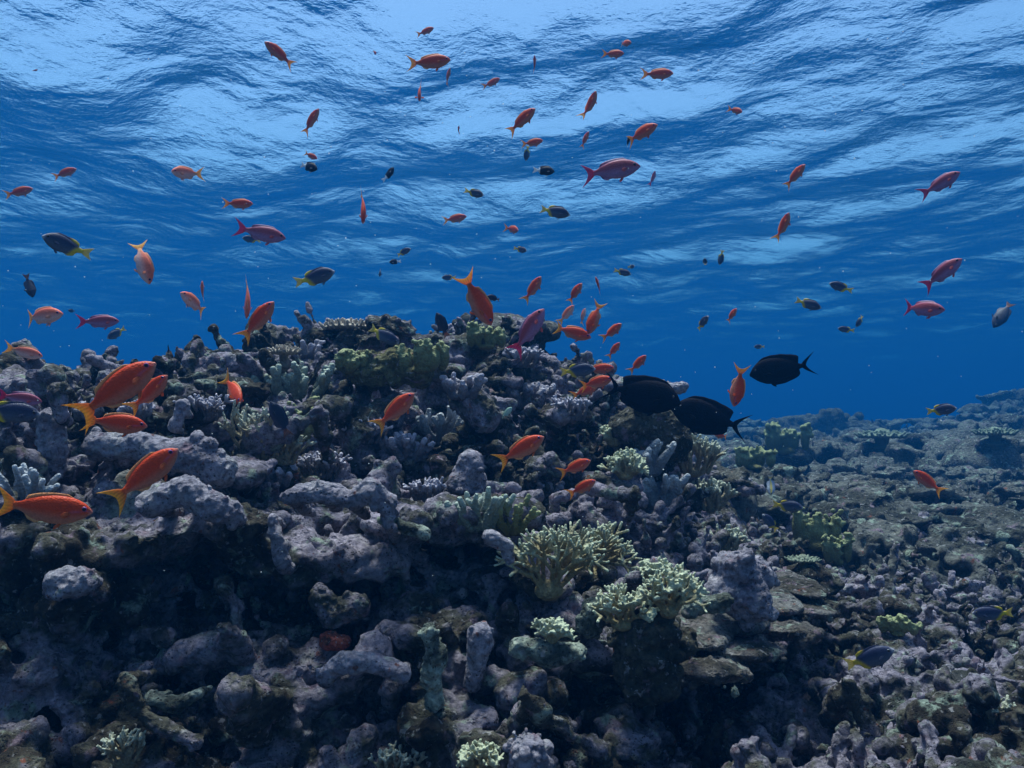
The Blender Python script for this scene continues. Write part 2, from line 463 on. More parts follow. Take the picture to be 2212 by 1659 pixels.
def near_reef():
    s = Soup()
    s.add(*slab(.3, 3.4, .95, 260, 260, .1, .06, .28, 4))
    r = np.random.default_rng(21)
    def spot(n, amax=.8, y0=.55, y1=3.1):
        a = r.uniform(-amax, amax, n); y = np.exp(r.uniform(math.log(y0), math.log(y1), n)); x = a * y
        return np.stack([x, y, height(x, y)], -1)
    e = np.eye(3)
    nrm = np.array([0, -.45, .9])
    # brows of old coral jutting over the steep lower face
    for u in range(-160, 1120, 74):
        v = 1165 + 45 * math.sin(u * .011) + r.uniform(-30, 30); dd = 1.06 + .00016 * max(0, u) + r.uniform(-.03, .03)
        c = np.array(P(u, v, dd)[:]); rw = r.uniform(.045, .075)
        s.ball(c, [rw, rw * 1.1, rw * .34], rot_to([r.normal(0, .25), -.15, 1]))
        s.capsule(c, rw * .35, c + np.array([.0, .14, -.02]), rw * .6)
        for _ in range(54):
            an = r.uniform(0, 6.28); q = math.sqrt(r.uniform(.02, 1.0))
            w = c + rw * q * np.array([math.cos(an), 1.1 * math.sin(an), .22])
            s.ball(w, r.uniform(.006, .017) * r.uniform(.8, 1.4, 3), t=ICO1)
    # knuckled masses
    for p in spot(900):
        rr = r.uniform(.011, .034)
        q = p + np.array([r.normal(0, .02), r.normal(-.02, .03), r.uniform(-.02, .06)])
        s.ball(q, rr * r.uniform(.7, 1.35, 3) * np.array([1, 1, .85]), rot_to(r.normal(0, 1, 3)))
    # overhanging brackets leaning towards open water
    for p in spot(230):
        rr = r.uniform(.03, .07)
        q = p + np.array([0, -.05, r.uniform(.02, .09)])
        s.ball(q, np.array([rr, rr * .8, rr * .3]), rot_to([r.normal(0, .3), r.normal(-.15, .3), 1]))
        s.capsule(q, rr * .4, q + np.array([0, .08, -.06]), rr * .5)
        for _ in range(9):
            an = r.uniform(0, 6.28); w = q + rr * r.uniform(.4, .95) * np.array([math.cos(an), .8 * math.sin(an), .2])
            s.ball(w, r.uniform(.007, .016) * r.uniform(.8, 1.4, 3), t=ICO1)
    # dead bushes: stubs fanning out of one foot, knobbed
    for p in spot(850):
        sz = r.uniform(.035, .10)
        for _ in range(r.integers(3, 8)):
            d = unit_(nrm + r.normal(0, .62, 3)); ln = sz * r.uniform(.6, 1.2); r0 = r.uniform(.0048, .0115)
            b = p - d * .02; mid = p + d * ln * .5 + r.normal(0, .008, 3); tip = p + d * ln + r.normal(0, .012, 3)
            s.chain([b, mid, tip], [r0 * 1.4, r0 * r.uniform(.8, 1.15), r0 * r.uniform(.85, 1.3)], ICO1)
            if r.random() < .55:
                d2 = unit_(d + r.normal(0, .7, 3)); s.chain([mid, mid + d2 * ln * r.uniform(.3, .55)], [r0, r0 * r.uniform(.8, 1.2)], ICO1)
    # broken branches lying about
    for p in spot(1300):
        d = unit_(np.array([r.normal(0, 1.), r.normal(-.4, .7), r.uniform(-.3, .7)]))
        ln = r.uniform(.025, .10); r0 = r.uniform(.006, .016)
        b = p + np.array([0, -.01, r.uniform(-.01, .06)])
        mid = b + d * ln * .5 + r.normal(0, .008, 3); tip = b + d * ln + r.normal(0, .012, 3)
        s.chain([b - d * .02, mid, tip], [r0 * 1.2, r0 * r.uniform(.8, 1.1), r0 * r.uniform(.7, 1.1)], ICO1)
    # long knuckled limbs of dead coral lying over hollows
    for p in spot(190, y1=1.6):
        d = unit_(np.array([r.normal(0, 1.), r.normal(-.1, .35), r.normal(.1, .35)])); st = r.uniform(.03, .05); r0 = r.uniform(.009, .020)
        q = p + np.array([0, -.045, r.uniform(.02, .07)]); c = []; w = []
        for _ in range(r.integers(2, 5)):
            c.append(q); w.append(r0 * r.uniform(.75, 1.3)); q = q + d * st + r.normal(0, .012, 3)
        if len(c) > 1: s.chain(c, w)
        s.capsule(c[0], r0 * .9, c[0] + np.array([0, .07, -.07]), r0); s.capsule(c[-1], r0 * .9, c[-1] + np.array([0, .07, -.07]), r0)
        for a, b in zip(c, w):
            for _ in range(3): s.ball(a + unit_(r.normal(0, 1, 3)) * b * .9, b * r.uniform(.25, .55) * r.uniform(.8, 1.3, 3), t=ICO1)
    # nubbins
    for p in spot(15000):
        d = np.array([r.normal(0, .6), r.normal(-.3, .6), r.uniform(0, 1)])
        q = p + d * r.uniform(.0, .06)
        s.ball(q, r.uniform(.0036, .0115) * r.uniform(.8, 1.4, 3), t=ICO1)
    me = fuse('reef_mound', s, .0043, 1, [(.05, .011), (.018, .0075), (.0085, .0042)])
    o = link_mesh('reef', me, M_REEF)
    tag(o, kind='structure')
    return o

def far_reef(y0, y1, k, n, voxel, name, seed):
    """rubble slope between distances y0 and y1; k scales the lumps"""
    s = Soup()
    s.add(*slab(y0 * .92, y1 * 1.06, .8, 280, 220, .3, .10 * k, .6 * k, 9))
    r = np.random.default_rng(seed)
    def spot(n):
        a = r.uniform(-.12, .72, n); y = np.exp(r.uniform(math.log(y0), math.log(y1), n)); x = a * y
        return np.stack([x, y, height(x, y)], -1)
    for p in spot(int(700 * n)):
        rr = r.uniform(.025, .10) * k
        s.ball(p + [0, 0, r.uniform(-.03, .06) * k], rr * r.uniform(.6, 1.3, 3) * [1, 1, .8], rot_to(r.normal(0, 1, 3)))
    for p in spot(int(200 * n)):
        rr = r.uniform(.07, .17) * k
        q = p + np.array([0, -.05, r.uniform(.05, .16)]) * k
        s.ball(q, [rr, rr * .8, rr * .25], rot_to([r.normal(0, .2), r.normal(-.1, .2), 1]))
        s.capsule(q, rr * .35, q + np.array([0, .08, -.14]) * k, rr * .5)
        for _ in range(10):
            an = r.uniform(0, 6.28); w = q + rr * r.uniform(.4, 1) * np.array([math.cos(an), .8 * math.sin(an), .2])
            s.ball(w, r.uniform(.012, .032) * k * r.uniform(.8, 1.4, 3), t=ICO1)
    for p in spot(int(420 * n)):
        sz = r.uniform(.06, .15) * k
        for _ in range(r.integers(3, 7)):
            d = unit_(np.array([0, -.3, .9]) + r.normal(0, .65, 3)); ln = sz * r.uniform(.6, 1.2); r0 = r.uniform(.010, .021) * k
            s.chain([p - d * .02, p + d * ln * .5 + r.normal(0, .012, 3) * k, p + d * ln], [r0 * 1.4, r0, r0 * r.uniform(.8, 1.2)], ICO1)
    for p in spot(int(5200 * n)):
        d = np.array([r.normal(0, .7), r.normal(-.2, .6), r.uniform(0, 1)])
        s.ball(p + d * r.uniform(0, .09) * k, r.uniform(.010, .028) * k * r.uniform(.7, 1.4, 3), t=ICO1)
    me = fuse(name, s, voxel, 1, [(.09 * k, .022 * k), (.03 * k, .012 * k)])
    o = link_mesh(name, me, M_FAR)
    tag(o, kind='structure')
    return o

REEF = near_reef()
FAR = far_reef(2.3, 6.0, .66, 1.7, .0105, 'reef_slope', 5)
FAR2 = far_reef(5.6, 21.0, 1.5, 1.7, .030, 'reef_slope_far', 6)

def seabed():
    x = np.linspace(-90, 90, 60); y = np.linspace(-20, 154, 60)
    X, Y = np.meshgrid(x, y); p = np.stack([X.ravel(), Y.ravel(), np.zeros(X.size)], -1)
    z = -2.4 + .15 * fbm(p / 3.0, 3, 2)
    p[:, 2] = z
    nx = 60; i = np.arange(59 * 59); a = (i // 59) * nx + i % 59
    o = link_mesh('seabed', mesh_np('seabed', p, np.stack([a, a + 1, a + nx + 1, a + nx], -1)), M_FAR)
    tag(o, kind='structure')
seabed()

def bvh_of(o):
    me = o.data; co = get_co(me)
    me.calc_loop_triangles()
    t = np.empty(len(me.loop_triangles) * 3, dtype=np.int32); me.loop_triangles.foreach_get('vertices', t)
    return BVHTree.FromPolygons([Vector(c) for c in co.tolist()], t.reshape(-1, 3).tolist())
BVHS = [bvh_of(REEF), bvh_of(FAR), bvh_of(FAR2)]
def hit(u, v):
    """first reef point seen through (u, v): location, forward depth"""
    best = None
    d = ray(u, v)
    for b in BVHS:
        loc, no, ix, dist = b.ray_cast(Vector((0, 0, 0)), d.normalized())
        if loc is not None and (best is None or dist < best[2]): best = (loc, no, dist)
    if best is None: return None, 1e9
    return best[0], best[2] / d.length

# ------------------------------------------------------------------ corals and rocks
from mathutils.kdtree import KDTree

def tip_attr(me, tips, r):
    co = get_co(me)
    if len(tips) == 0:
        point_attr(me, 'tip', np.zeros(len(co))); return
    kd = KDTree(len(tips))
    for k, p in enumerate(tips): kd.insert(Vector(p), k)
    kd.balance()
    point_attr(me, 'tip', [math.exp(-(kd.find(Vector(c))[2] / r) ** 1.3) for c in co.tolist()])

def unit(v):
    v = np.asarray(v, float); return v / max(1e-9, np.linalg.norm(v))

def bent(d, ang, r, plane=None):
    """d turned by ang in a random direction (or inside the plane with the given normal)"""
    ax = unit(np.cross(d, r.normal(0, 1, 3))) if plane is None else unit(plane + r.normal(0, .25, 3)) * (1 if r.random() < .5 else -1)
    return np.array(Matrix.Rotation(ang, 3, Vector(ax)) @ Vector(d))

def grow(s, tips, p, d, ln, rad, lev, r, ang, plane, taper, up):
    d = unit(d + np.array([0, 0, up]))
    mid = p + d * ln * .5 + r.normal(0, ln * .05, 3)
    q = mid + unit(d + r.normal(0, .12, 3)) * ln * .5
    r1 = rad * taper
    s.chain([p, mid, q], [rad, (rad + r1) / 2, r1], ICO1)
    if lev == 0:
        tips.append(q); return
    n = 2 if r.random() < .7 else 3
    for k in range(n):
        sg = (-1) ** k if k < 2 else 0
        if plane is not None:
            ax = unit(plane + r.normal(0, .3, 3))
            dd = np.array(Matrix.Rotation(sg * ang * r.uniform(.7, 1.25), 3, Vector(ax)) @ Vector(d))
            dd = dd + plane * r.normal(0, .22)
        else:
            dd = bent(d, ang * r.uniform(.7, 1.3), r)
        grow(s, tips, q, dd, ln * r.uniform(.68, .95), r1, lev - 1, r, ang, plane, taper, up)

CORAL_N = [0]
def place(u, v, lift=0.0):
    """foot of something on the reef: the reef point seen through (u, v)"""
    loc, d = hit(u, v)
    if loc is None:
        d = 2.3; loc = P(u, v, d)
    return np.array(loc[:]), d

def finish(name, s, base, S, mat, label, cat, group, tips=None, tipr=None, vox=1.5, amps=None, smooth=2):
    amps = amps if amps is not None else [(14 * S, 1.2 * S), (5 * S, .5 * S)]
    me = fuse(name, s, max(.0011, vox * S), smooth, amps, origin=base)
    if tips is not None:
        tip_attr(me, [np.asarray(t) - base for t in tips], tipr)
    o = link_mesh(name, me, mat)
    o.location = base
    tag(o, label, cat, group)
    return o

def branch_coral(u, v, hpx, wpx, kind, label, mat, seed, lean=(0, -.25, 0), d=None, group='branching corals on the reef', name=None):
    r = np.random.default_rng(seed)
    base, dd = place(u, v)
    if d and d < dd: base = np.array(P(u, v, d)[:]); dd = d
    S = dd / FPX
    s = Soup(); tips = []
    upd = unit(np.array([0, 0, 1.0]) + np.asarray(lean))
    s.ball(base, np.array([wpx * .22, wpx * .2, hpx * .14]) * S)
    H, Wd = hpx * S, wpx * S
    if kind == 'fire':          # forked fans of even, blunt branches
        nm = 14
        for k in range(nm):
            an = 2.4 * k + r.uniform(-.3, .3)
            t = (k + .5) / nm
            off = np.array([math.cos(an), math.sin(an) * .6, 0]) * Wd * .22 * math.sqrt(t)
            dr = unit(upd + np.array([math.cos(an), math.sin(an) * .6, 0]) * 1.05 * math.sqrt(t) * max(.75, Wd / H) * .95)
            pl = unit(np.cross(dr, [math.sin(an), math.cos(an), .3]))
            grow(s, tips, base + off * .6, dr, H * r.uniform(.25, .31), 5.9 * S, 3 if k % 4 else 2, r, R(33), pl, .87, .05)
        tr = 11 * S
    elif kind == 'stag':        # slim upright thickets
        nm = 15
        for k in range(nm):
            an = 2.4 * k; t = (k + .5) / nm
            off = np.array([math.cos(an), math.sin(an) * .7, 0]) * Wd * .32 * math.sqrt(t)
            dr = unit(upd * 1.2 + np.array([math.cos(an), math.sin(an) * .7, 0]) * .8 * math.sqrt(t))
            grow(s, tips, base + off, dr, H * r.uniform(.30, .40), 5.6 * S, 2, r, R(30), None, .82, .15)
        tr = 10 * S
    elif kind == 'finger':      # stout blunt fingers
        nm = max(7, int(wpx / 9))
        for k in range(nm):
            an = 2.4 * k + r.uniform(-.2, .2); t = (k + .5) / nm
            off = np.array([math.cos(an), math.sin(an) * .6, 0]) * Wd * .42 * math.sqrt(t)
            dr = unit(upd * 1.5 + np.array([math.cos(an), math.sin(an) * .6, 0]) * 1.15 * math.sqrt(t))
            rad = 7.2 * S * r.uniform(.85, 1.2) * min(1.25, hpx / 70 + .3)
            b = base + off
            q = b + dr * H * r.uniform(.45, .95)
            m1 = b + (q - b) * .35 + r.normal(0, 3.4 * S, 3); m2 = b + (q - b) * .7 + r.normal(0, 3.4 * S, 3)
            s.chain([b - dr * H * .12, m1, m2, q], [rad * 1.25, rad * r.uniform(.85, 1.1), rad * r.uniform(.75, 1.), rad * r.uniform(.6, .8)])
            for _ in range(5): s.ball(b + (q - b) * r.random() + unit(r.normal(0, 1, 3)) * rad * .85, rad * r.uniform(.25, .45), t=ICO1)
            tips.append(q)
            if r.random() < .9:
                w = b + (q - b) * r.uniform(.35, .6)
                q2 = w + unit(bent(dr, R(38), r)) * H * r.uniform(.25, .4)
                s.chain([w, q2], [rad * .9, rad * .75]); tips.append(q2)
        tr = 15 * S
    elif kind == 'table':       # flat head of close upright nubs on a short stalk
        top = base + np.array([0, 0, H * .62])
        s.chain([base - [0, 0, H * .15], base + [0, 0, H * .35], top - [0, 0, H * .06]], [Wd * .12, Wd * .15, Wd * .2])
        s.ball(top - [0, 0, H * .02], [Wd * .47, Wd * .4, H * .12], t=ICO3)
        n = int(70)
        for k in range(n):
            an = 2.39996 * k; t = math.sqrt((k + .5) / n)
            off = np.array([math.cos(an) * .5, math.sin(an) * .43, 0]) * Wd * t
            dr = unit(np.array([math.cos(an) * .9 * t ** 2, math.sin(an) * .9 * t ** 2, 1]))
            q = top + off + dr * H * r.uniform(.16, .30) + [0, 0, -H * .10 * t * t]
            s.chain([top + off * .96 - [0, 0, H * .08 * t], q], [.028 * Wd + 1.2 * S, .017 * Wd + 1.2 * S], ICO1); tips.append(q)
        tr = H * .22
    elif kind == 'crest':       # thick wavy plates with a pale rounded rim
        nm = max(4, int(wpx / 16))
        for k in range(nm):
            x = (k + .5) / nm - .5
            b = base + np.array([x * Wd, r.uniform(-.15, .15) * Wd, 0])
            top = b + np.array([r.normal(0, 4 * S), r.normal(-4 * S, 4 * S), H * r.uniform(.6, 1.0)])
            rw = Wd / nm * r.uniform(.55, .85)
            s.ball((b + top) / 2, [rw, rw * .8, np.linalg.norm(top - b) * .55], t=ICO2)
            for j in range(16):
                q = top + np.array([r.uniform(-1, 1) * rw * 1.05, r.uniform(-.8, .6) * rw, r.uniform(-.35, .12) * H])
                s.ball(q, r.uniform(2.4, 5.6) * S * r.uniform(.8, 1.3, 3)); tips.append(q + np.array([0, 0, 4 * S]))
        tr = 13 * S
    nm_ = name or {'fire': 'fire_coral', 'stag': 'staghorn_coral', 'finger': 'finger_coral', 'table': 'table_coral', 'crest': 'plate_coral'}[kind]
    return finish(nm_, s, base, S, mat, label, 'coral', group, tips, tr, vox=1.45 if kind != 'crest' else 2.0)

def rock(name, chain, label, mat, seed, lift=.03, cat='rock', nubs=10, d=None, group=None, flat=1.0, rough=1.0, pits=0):
    """lumpy piece lying on the reef; chain = [(u, v, radius_px, depth shift m)]"""
    r = np.random.default_rng(seed)
    mu = sum(c[0] for c in chain) / len(chain); mv = sum(c[1] for c in chain) / len(chain)
    dd = d if d else min(hit(c[0], c[1])[1] for c in chain)
    if dd > 20: dd = 2.3
    dd -= lift
    S = dd / FPX
    s = Soup()
    pts_ = [np.array(P(c[0], c[1], dd + (c[3] if len(c) > 3 else 0))[:]) for c in chain]
    rad = [c[2] * S for c in chain]
    if len(chain) == 1:
        s.ball(pts_[0], np.array([1, .8, flat]) * rad[0], t=ICO3)
    else:
        for k in range(len(chain) - 1): s.capsule(pts_[k], rad[k], pts_[k + 1], rad[k + 1], ICO3)
    # a foot that reaches into the reef behind it
    base = pts_[len(pts_) // 2]
    foot = unit(np.array([base[0] * .4, .95, -.22]))
    for p, q in zip(pts_, rad):
        if name == 'dead_coral_column' and d: break
        s.capsule(p, q * .7, p + foot * max(.05, lift * 1.6), q * .5)
    for _ in range(nubs):
        k = r.integers(len(pts_)); dr = unit(r.normal(0, 1, 3) + [0, -.4, .3])
        s.ball(pts_[k] + dr * rad[k] * r.uniform(.75, 1.05), rad[k] * r.uniform(.16, .42) * r.uniform(.8, 1.2, 3))
    for _ in range(nubs * 3):
        k = r.integers(len(pts_)); dr = unit(r.normal(0, 1, 3) + [0, -.4, .4])
        kk = min(len(pts_) - 1, k + 1); tt = r.random()
        s.ball(pts_[k] * (1 - tt) + pts_[kk] * tt + dr * rad[k] * r.uniform(.85, 1.05), rad[k] * r.uniform(.08, .2) * r.uniform(.8, 1.3, 3), t=ICO1)
    A = [(38 * S, 7.5 * S * rough), (15 * S, 3.8 * S * rough), (6 * S, 1.4 * S)]
    o = finish(name, s, base, S, mat, label, cat, group, vox=2.2, amps=A, smooth=2)
    BVHS.append(bvh_world(o))
    return o

def bvh_world(o):
    me = o.data; co = get_co(me) + np.array(o.location[:])
    me.calc_loop_triangles()
    t = np.empty(len(me.loop_triangles) * 3, dtype=np.int32); me.loop_triangles.foreach_get('vertices', t)
    return BVHTree.FromPolygons([Vector(c) for c in co.tolist()], t.reshape(-1, 3).tolist())

# the shelf and its stump, low on the near side
M_LEDGE = reef_material('ledge_crust', [(.30, (.02, .018, .014)), (.42, (.07, .06, .045)), (.53, (.16, .14, .13)), (.66, (.27, .26, .24))], seed=15.0, pale=.56, turf=.54)
def ledge():
    r = np.random.default_rng(301); s = Soup(); D = 1.12; S = D / FPX
    path = [(1335, 1470, 70, 16, .05), (1420, 1455, 95, 22, .02), (1510, 1440, 110, 25, .04), (1600, 1402, 105, 24, .12), (1690, 1358, 90, 21, .22), (1760, 1322, 70, 18, .34)]
    for u, v, a, b, dz in path:
        c0 = np.array(P(u, v, D + dz)[:])
        s.ball(c0, [a * S, a * S * 1.5, b * S], rot_to([.05, .16, 1]), ICO3)
        s.ball(c0 + np.array([0, .17, .02]), [a * S * 1.15, .19, b * S * 1.25], rot_to([.0, .05, 1]), ICO3)
        for _ in range(46):
            an = r.uniform(0, 6.28); q = math.sqrt(r.random())
            w = c0 + np.array([math.cos(an) * a * S * q, math.sin(an) * a * S * 1.5 * q, b * S * r.uniform(-.4, 1.1) * (1 - .5 * q)])
            s.ball(w, r.uniform(5, 15) * S * r.uniform(.7, 1.4, 3), t=ICO1)
    o = finish('coral_ledge', s, np.array(P(1520, 1450, D)[:]), S, M_LEDGE, 'dark stepped overhanging ledge with a black hollow under it', 'rock', None, vox=2.4,
               amps=[(42 * S, 9 * S), (16 * S, 4 * S), (7 * S, 1.6 * S)], smooth=1)
    BVHS.append(bvh_world(o))
ledge()
rock('coral_stump', [(1395, 1450, 66), (1400, 1372, 74)], 'dark flat topped coral stump standing on the ledge', M_DARK, 302, d=1.06, nubs=34, rough=1.5)
rock('lavender_boulder', [(1590, 1230, 40), (1640, 1245, 34, .02), (1560, 1275, 36), (1620, 1300, 46)], 'knobbly lavender boulder on the far end of the ledge', M_LAV, 303, lift=.05, nubs=60, d=1.27)
rock('pale_slab', [(1120, 1400, 22), (1190, 1415, 26), (1250, 1405, 20)], 'flat pale mint slab below the big forked coral', M_PALE, 304, nubs=10, flat=.5, rough=.9)
rock('pale_slab', [(1290, 1320, 30), (1270, 1355, 26)], 'upright mint crusted block beside the dark stump', M_PALE, 305, nubs=14)
rock('pale_slab', [(1490, 1318, 17), (1560, 1300, 20)], 'small chalky white slab beneath the lavender boulder', M_PALE, 306, d=1.1, nubs=8)
rock('dead_coral_column', [(940, 1520, 24), (934, 1450, 25), (940, 1410, 22), (930, 1372, 23)], 'mint crusted upright column of dead coral', M_PALE, 307, lift=.03, cat='dead coral', nubs=30, rough=1.6)
rock('dead_coral_column', [(1022, 1480, 20), (1032, 1425, 24), (1038, 1370, 29)], 'lavender column with a round knob on top', M_LAV, 308, lift=.07, cat='dead coral', nubs=6, rough=.9)
rock('dead_coral_finger', [(705, 1462, 24), (745, 1428, 23), (800, 1432, 24), (865, 1452, 22)], 'thick smooth lavender finger lying level over a dark hole', M_LAV, 309, lift=.08, cat='dead coral', nubs=4, rough=.8)
rock('dead_coral_finger', [(840, 1122, 12), (872, 1140, 13), (915, 1152, 15)], 'slim pale cream finger beneath the arch', M_PALE, 310, lift=.05, cat='dead coral', nubs=4, rough=.7)
rock('dead_coral_finger', [(590, 1120, 15), (602, 1170, 18), (614, 1225, 17)], 'narrow grey upright finger left of the arch hollow', M_LAV, 311, lift=.05, cat='dead coral', nubs=5)
rock('dead_coral_arch', [(625, 1075, 20), (690, 1060, 24), (760, 1080, 24), (800, 1058, 30), (835, 1085, 22), (838, 1130, 14)], 'grey lavender arch of dead coral over a black hollow', M_LAV, 312, lift=.11, cat='dead coral', nubs=16)
rock('lavender_shelf', [(210, 965, 30), (290, 960, 32), (370, 985, 36), (430, 985, 42), (470, 1015, 40)], 'broad lavender crust shelf behind the orange fishes', M_LAV, 313, lift=.07, nubs=28)
rock('lavender_shelf', [(330, 1085, 32), (400, 1060, 34), (450, 1090, 34), (500, 1110, 26)], 'lower lavender shelf above the black recess', M_LAV, 314, lift=.09, nubs=24)
rock('dead_coral_column', [(115, 1010, 26), (112, 960, 28), (106, 905, 24)], 'blunt ringed lavender column near the yellow backed fish', M_LAV, 315, lift=.05, cat='dead coral', nubs=10)
rock('dead_coral_column', [(130, 895, 18), (124, 850, 19), (138, 836, 10)], 'grey twisted knob on the skyline above the ringed column', M_REEF, 316, lift=.04, cat='dead coral', nubs=8)
rock('dead_coral_column', [(468, 850, 20), (452, 810, 18), (436, 782, 13)], 'leaning grey horn of dead coral on the skyline', M_REEF, 317, d=2.0, cat='dead coral', nubs=9)
rock('dead_coral_column', [(395, 880, 17), (378, 920, 14)], 'round topped pale club of coral near the skyline', M_LAV, 318, lift=.04, cat='dead coral', nubs=4)
rock('lavender_boulder', [(1010, 1050, 36), (1015, 1000, 27), (985, 1060, 30)], 'smooth lavender cone with a blunt peak at mid reef', M_LAV, 319, lift=.05, nubs=8)
rock('lavender_boulder', [(1145, 1650, 50), (1140, 1620, 36)], 'pale lavender hump cut off by the bottom frame edge', M_LAV, 320, lift=.05, nubs=20)
rock('lavender_boulder', [(130, 1262, 34), (180, 1255, 28)], 'violet tinged lump alone in the dark lower reef', M_LAV, 321, lift=.04, nubs=12)
rock('dead_coral_finger', [(330, 1510, 17), (380, 1525, 18), (425, 1500, 14)], 'curved tan finger in the dark lower reef', M_PALE, 322, lift=.05, cat='dead coral', nubs=7)
rock('dead_coral_finger', [(270, 1470, 20), (300, 1540, 16), (370, 1580, 15), (420, 1600, 17)], 'long crooked crusted branch sloping to the bottom', M_REEF, 323, lift=.07, cat='dead coral', nubs=18)
rock('tube_sponge', [(712, 1384, 20), (742, 1388, 15)], 'small brick red sponge lump near the level lavender finger', M_RED, 324, lift=.035, cat='sponge', nubs=3, rough=.7)
rock('brown_coral_mound', [(1350, 925, 38), (1400, 905, 48), (1440, 950, 52), (1400, 990, 46)], 'dark brown mound under the black surgeonfishes', M_DARK, 325, lift=.12, cat='coral', nubs=40)
rock('olive_coral_mound', [(800, 800, 36), (850, 790, 40), (905, 795, 38), (760, 790, 26)], 'olive brown mound beneath the reef crest', M_OLIVE, 326, lift=.06, cat='coral', nubs=40)
rock('lavender_boulder', [(1430, 840, 13), (1470, 836, 14)], 'pale stub poking up between the two joined surgeonfishes', M_LAV, 327, d=2.1, nubs=6)
rock('dead_coral_finger', [(1060, 1160, 18), (1095, 1180, 17), (1100, 1210, 14)], 'bulbous violet finger under the stout pale fingers', M_LAV, 328, lift=.06, cat='dead coral', nubs=6, rough=.9)
rock('grey_boulder', [(1020, 870, 40), (1050, 900, 34)], 'large shaded grey boulder beside the pale green fish', M_REEF, 329, lift=.06, nubs=26)
rock('grey_boulder', [(770, 1310, 30), (720, 1330, 28), (690, 1290, 22)], 'rounded grey boulder just above the red sponge', M_REEF, 330, lift=.06, nubs=18)
rock('grey_boulder', [(985, 780, 34), (940, 760, 30), (1040, 745, 30)], 'lumpy grey crest block right of the dark fish', M_REEF, 331, lift=.05, nubs=30)
rock('table_reef_block', [(1700, 945, 40), (1790, 940, 44), (1880, 948, 36)], 'dark low plateau on the distant skyline', M_DARK, 332, d=13.0, nubs=90, rough=1.8)

FC = lambda *a, **k: branch_coral(*a, **k)
FC(752, 745, 62, 112, 'table', 'brown nubbed table coral crowning the reef crest', M_TABLE, 401, lean=(0, 0, 0), d=2.3, group='table corals')
FC(612, 792, 52, 62, 'table', 'smaller brown nubbed head lower left of the crest', M_TABLE, 402, lean=(0, 0, 0), d=2.15, group='table corals')
FC(628, 850, 78, 165, 'finger', 'wide grey green thicket of slim fingers under the crest', M_FING, 403, d=1.98)
FC(560, 985, 118, 110, 'stag', 'upright pale tipped staghorn thicket left of centre', M_STAG, 404)
FC(612, 1000, 75, 70, 'stag', 'low pale tipped thicket at the foot of the taller staghorn', M_STAG, 405)
FC(952, 945, 72, 92, 'finger', 'blue grey fan of fingers under the leaping orange fish', M_BLUE, 406)
FC(1035, 1130, 84, 110, 'finger', 'row of stout pale green fingers at mid reef', M_FING, 407)
FC(1110, 1140, 76, 60, 'finger', 'yellowish lobed fingers beside the big forked coral', M_CREST, 408)
FC(1185, 1275, 165, 150, 'fire', 'tallest forked fire coral with white tips', M_FIRE, 409)
FC(1280, 1245, 135, 140, 'fire', 'bushy forked fire coral touching the tallest one', M_FIRE, 410)
FC(1345, 1350, 100, 120, 'fire', 'tan forked coral standing on the dark stump', M_FIRE, 411, d=1.05)
FC(1445, 1322, 105, 100, 'fire', 'tan antler coral between stump and lavender boulder', M_FIRE, 412, d=1.09)
FC(1412, 1250, 50, 70, 'fire', 'small dim forked coral behind the stump', M_FIRE, 413)
FC(1192, 1385, 58, 60, 'fire', 'flat antler sprig above the mint slab', M_FIRE, 414)
FC(1325, 960, 48, 60, 'fire', 'yellowish antler coral below the first surgeonfish', M_FIRE, 415)
FC(1350, 1030, 62, 80, 'fire', 'spreading yellowish antler coral over a dark gap', M_FIRE, 416)
FC(1400, 1010, 70, 62, 'finger', 'knobbed bluish finger coral below the brown mound', M_BLUE, 417)
FC(1430, 1080, 90, 70, 'finger', 'bluish fingers pointing right beside the drop', M_BLUE, 418)
FC(1500, 1020, 84, 95, 'stag', 'pale bluish fan of fine branches at the reef edge', M_STAG, 419, d=1.95)
FC(1535, 1100, 70, 60, 'stag', 'dim bluish sprays lower on the reef edge', M_STAG, 420, d=1.95)
FC(1570, 1190, 60, 50, 'stag', 'pale crusty sprays where reef meets rubble', M_STAG, 421)
FC(1630, 1010, 52, 82, 'crest', 'distant yellowish coral ring left of its twin', M_CREST, 422)
FC(1700, 975, 60, 90, 'crest', 'distant yellowish frilled coral on the rubble slope', M_CREST, 423)
FC(1765, 1180, 90, 95, 'crest', 'olive frilled coral sprawling down the rubble', M_CREST, 424)
FC(1810, 1215, 62, 60, 'crest', 'lower olive frilled coral of the rubble pair', M_CREST, 425)
FC(1905, 968, 44, 100, 'table', 'muted flat table coral farther from the frame edge on the rubble', M_MUTED, 426, lean=(0, 0, 0), group='table corals')
FC(2150, 960, 40, 80, 'table', 'muted table coral close to the frame edge on the far rubble', M_MUTED, 427, lean=(0, 0, 0), group='table corals')
FC(1735, 1225, 26, 70, 'table', 'little speckled table coral below the olive frills', M_MUTED, 428, lean=(0, 0, 0), group='table corals')
FC(55, 1085, 95, 100, 'finger', 'blue grey fat fingers above the cropped orange fish', M_BLUE, 429)
FC(268, 1655, 88, 60, 'stag', 'lone pale tipped sprig in the dark bottom corner', M_STAG, 430)
FC(855, 1672, 62, 95, 'stag', 'pale sprigs rising from the bottom edge', M_STAG, 431)
FC(1035, 1665, 74, 85, 'fire', 'short white tipped coral beside the lavender hump', M_FIRE, 432)
FC(1085, 1440, 48, 40, 'stag', 'tiny spray beside the knob topped column', M_STAG, 433)
FC(760, 800, 45, 70, 'crest', 'green rimmed plates left of the olive mound', M_CREST, 434, d=2.12)
FC(910, 800, 62, 110, 'crest', 'green lobed plates crowning the olive mound', M_CREST, 435, d=2.1)
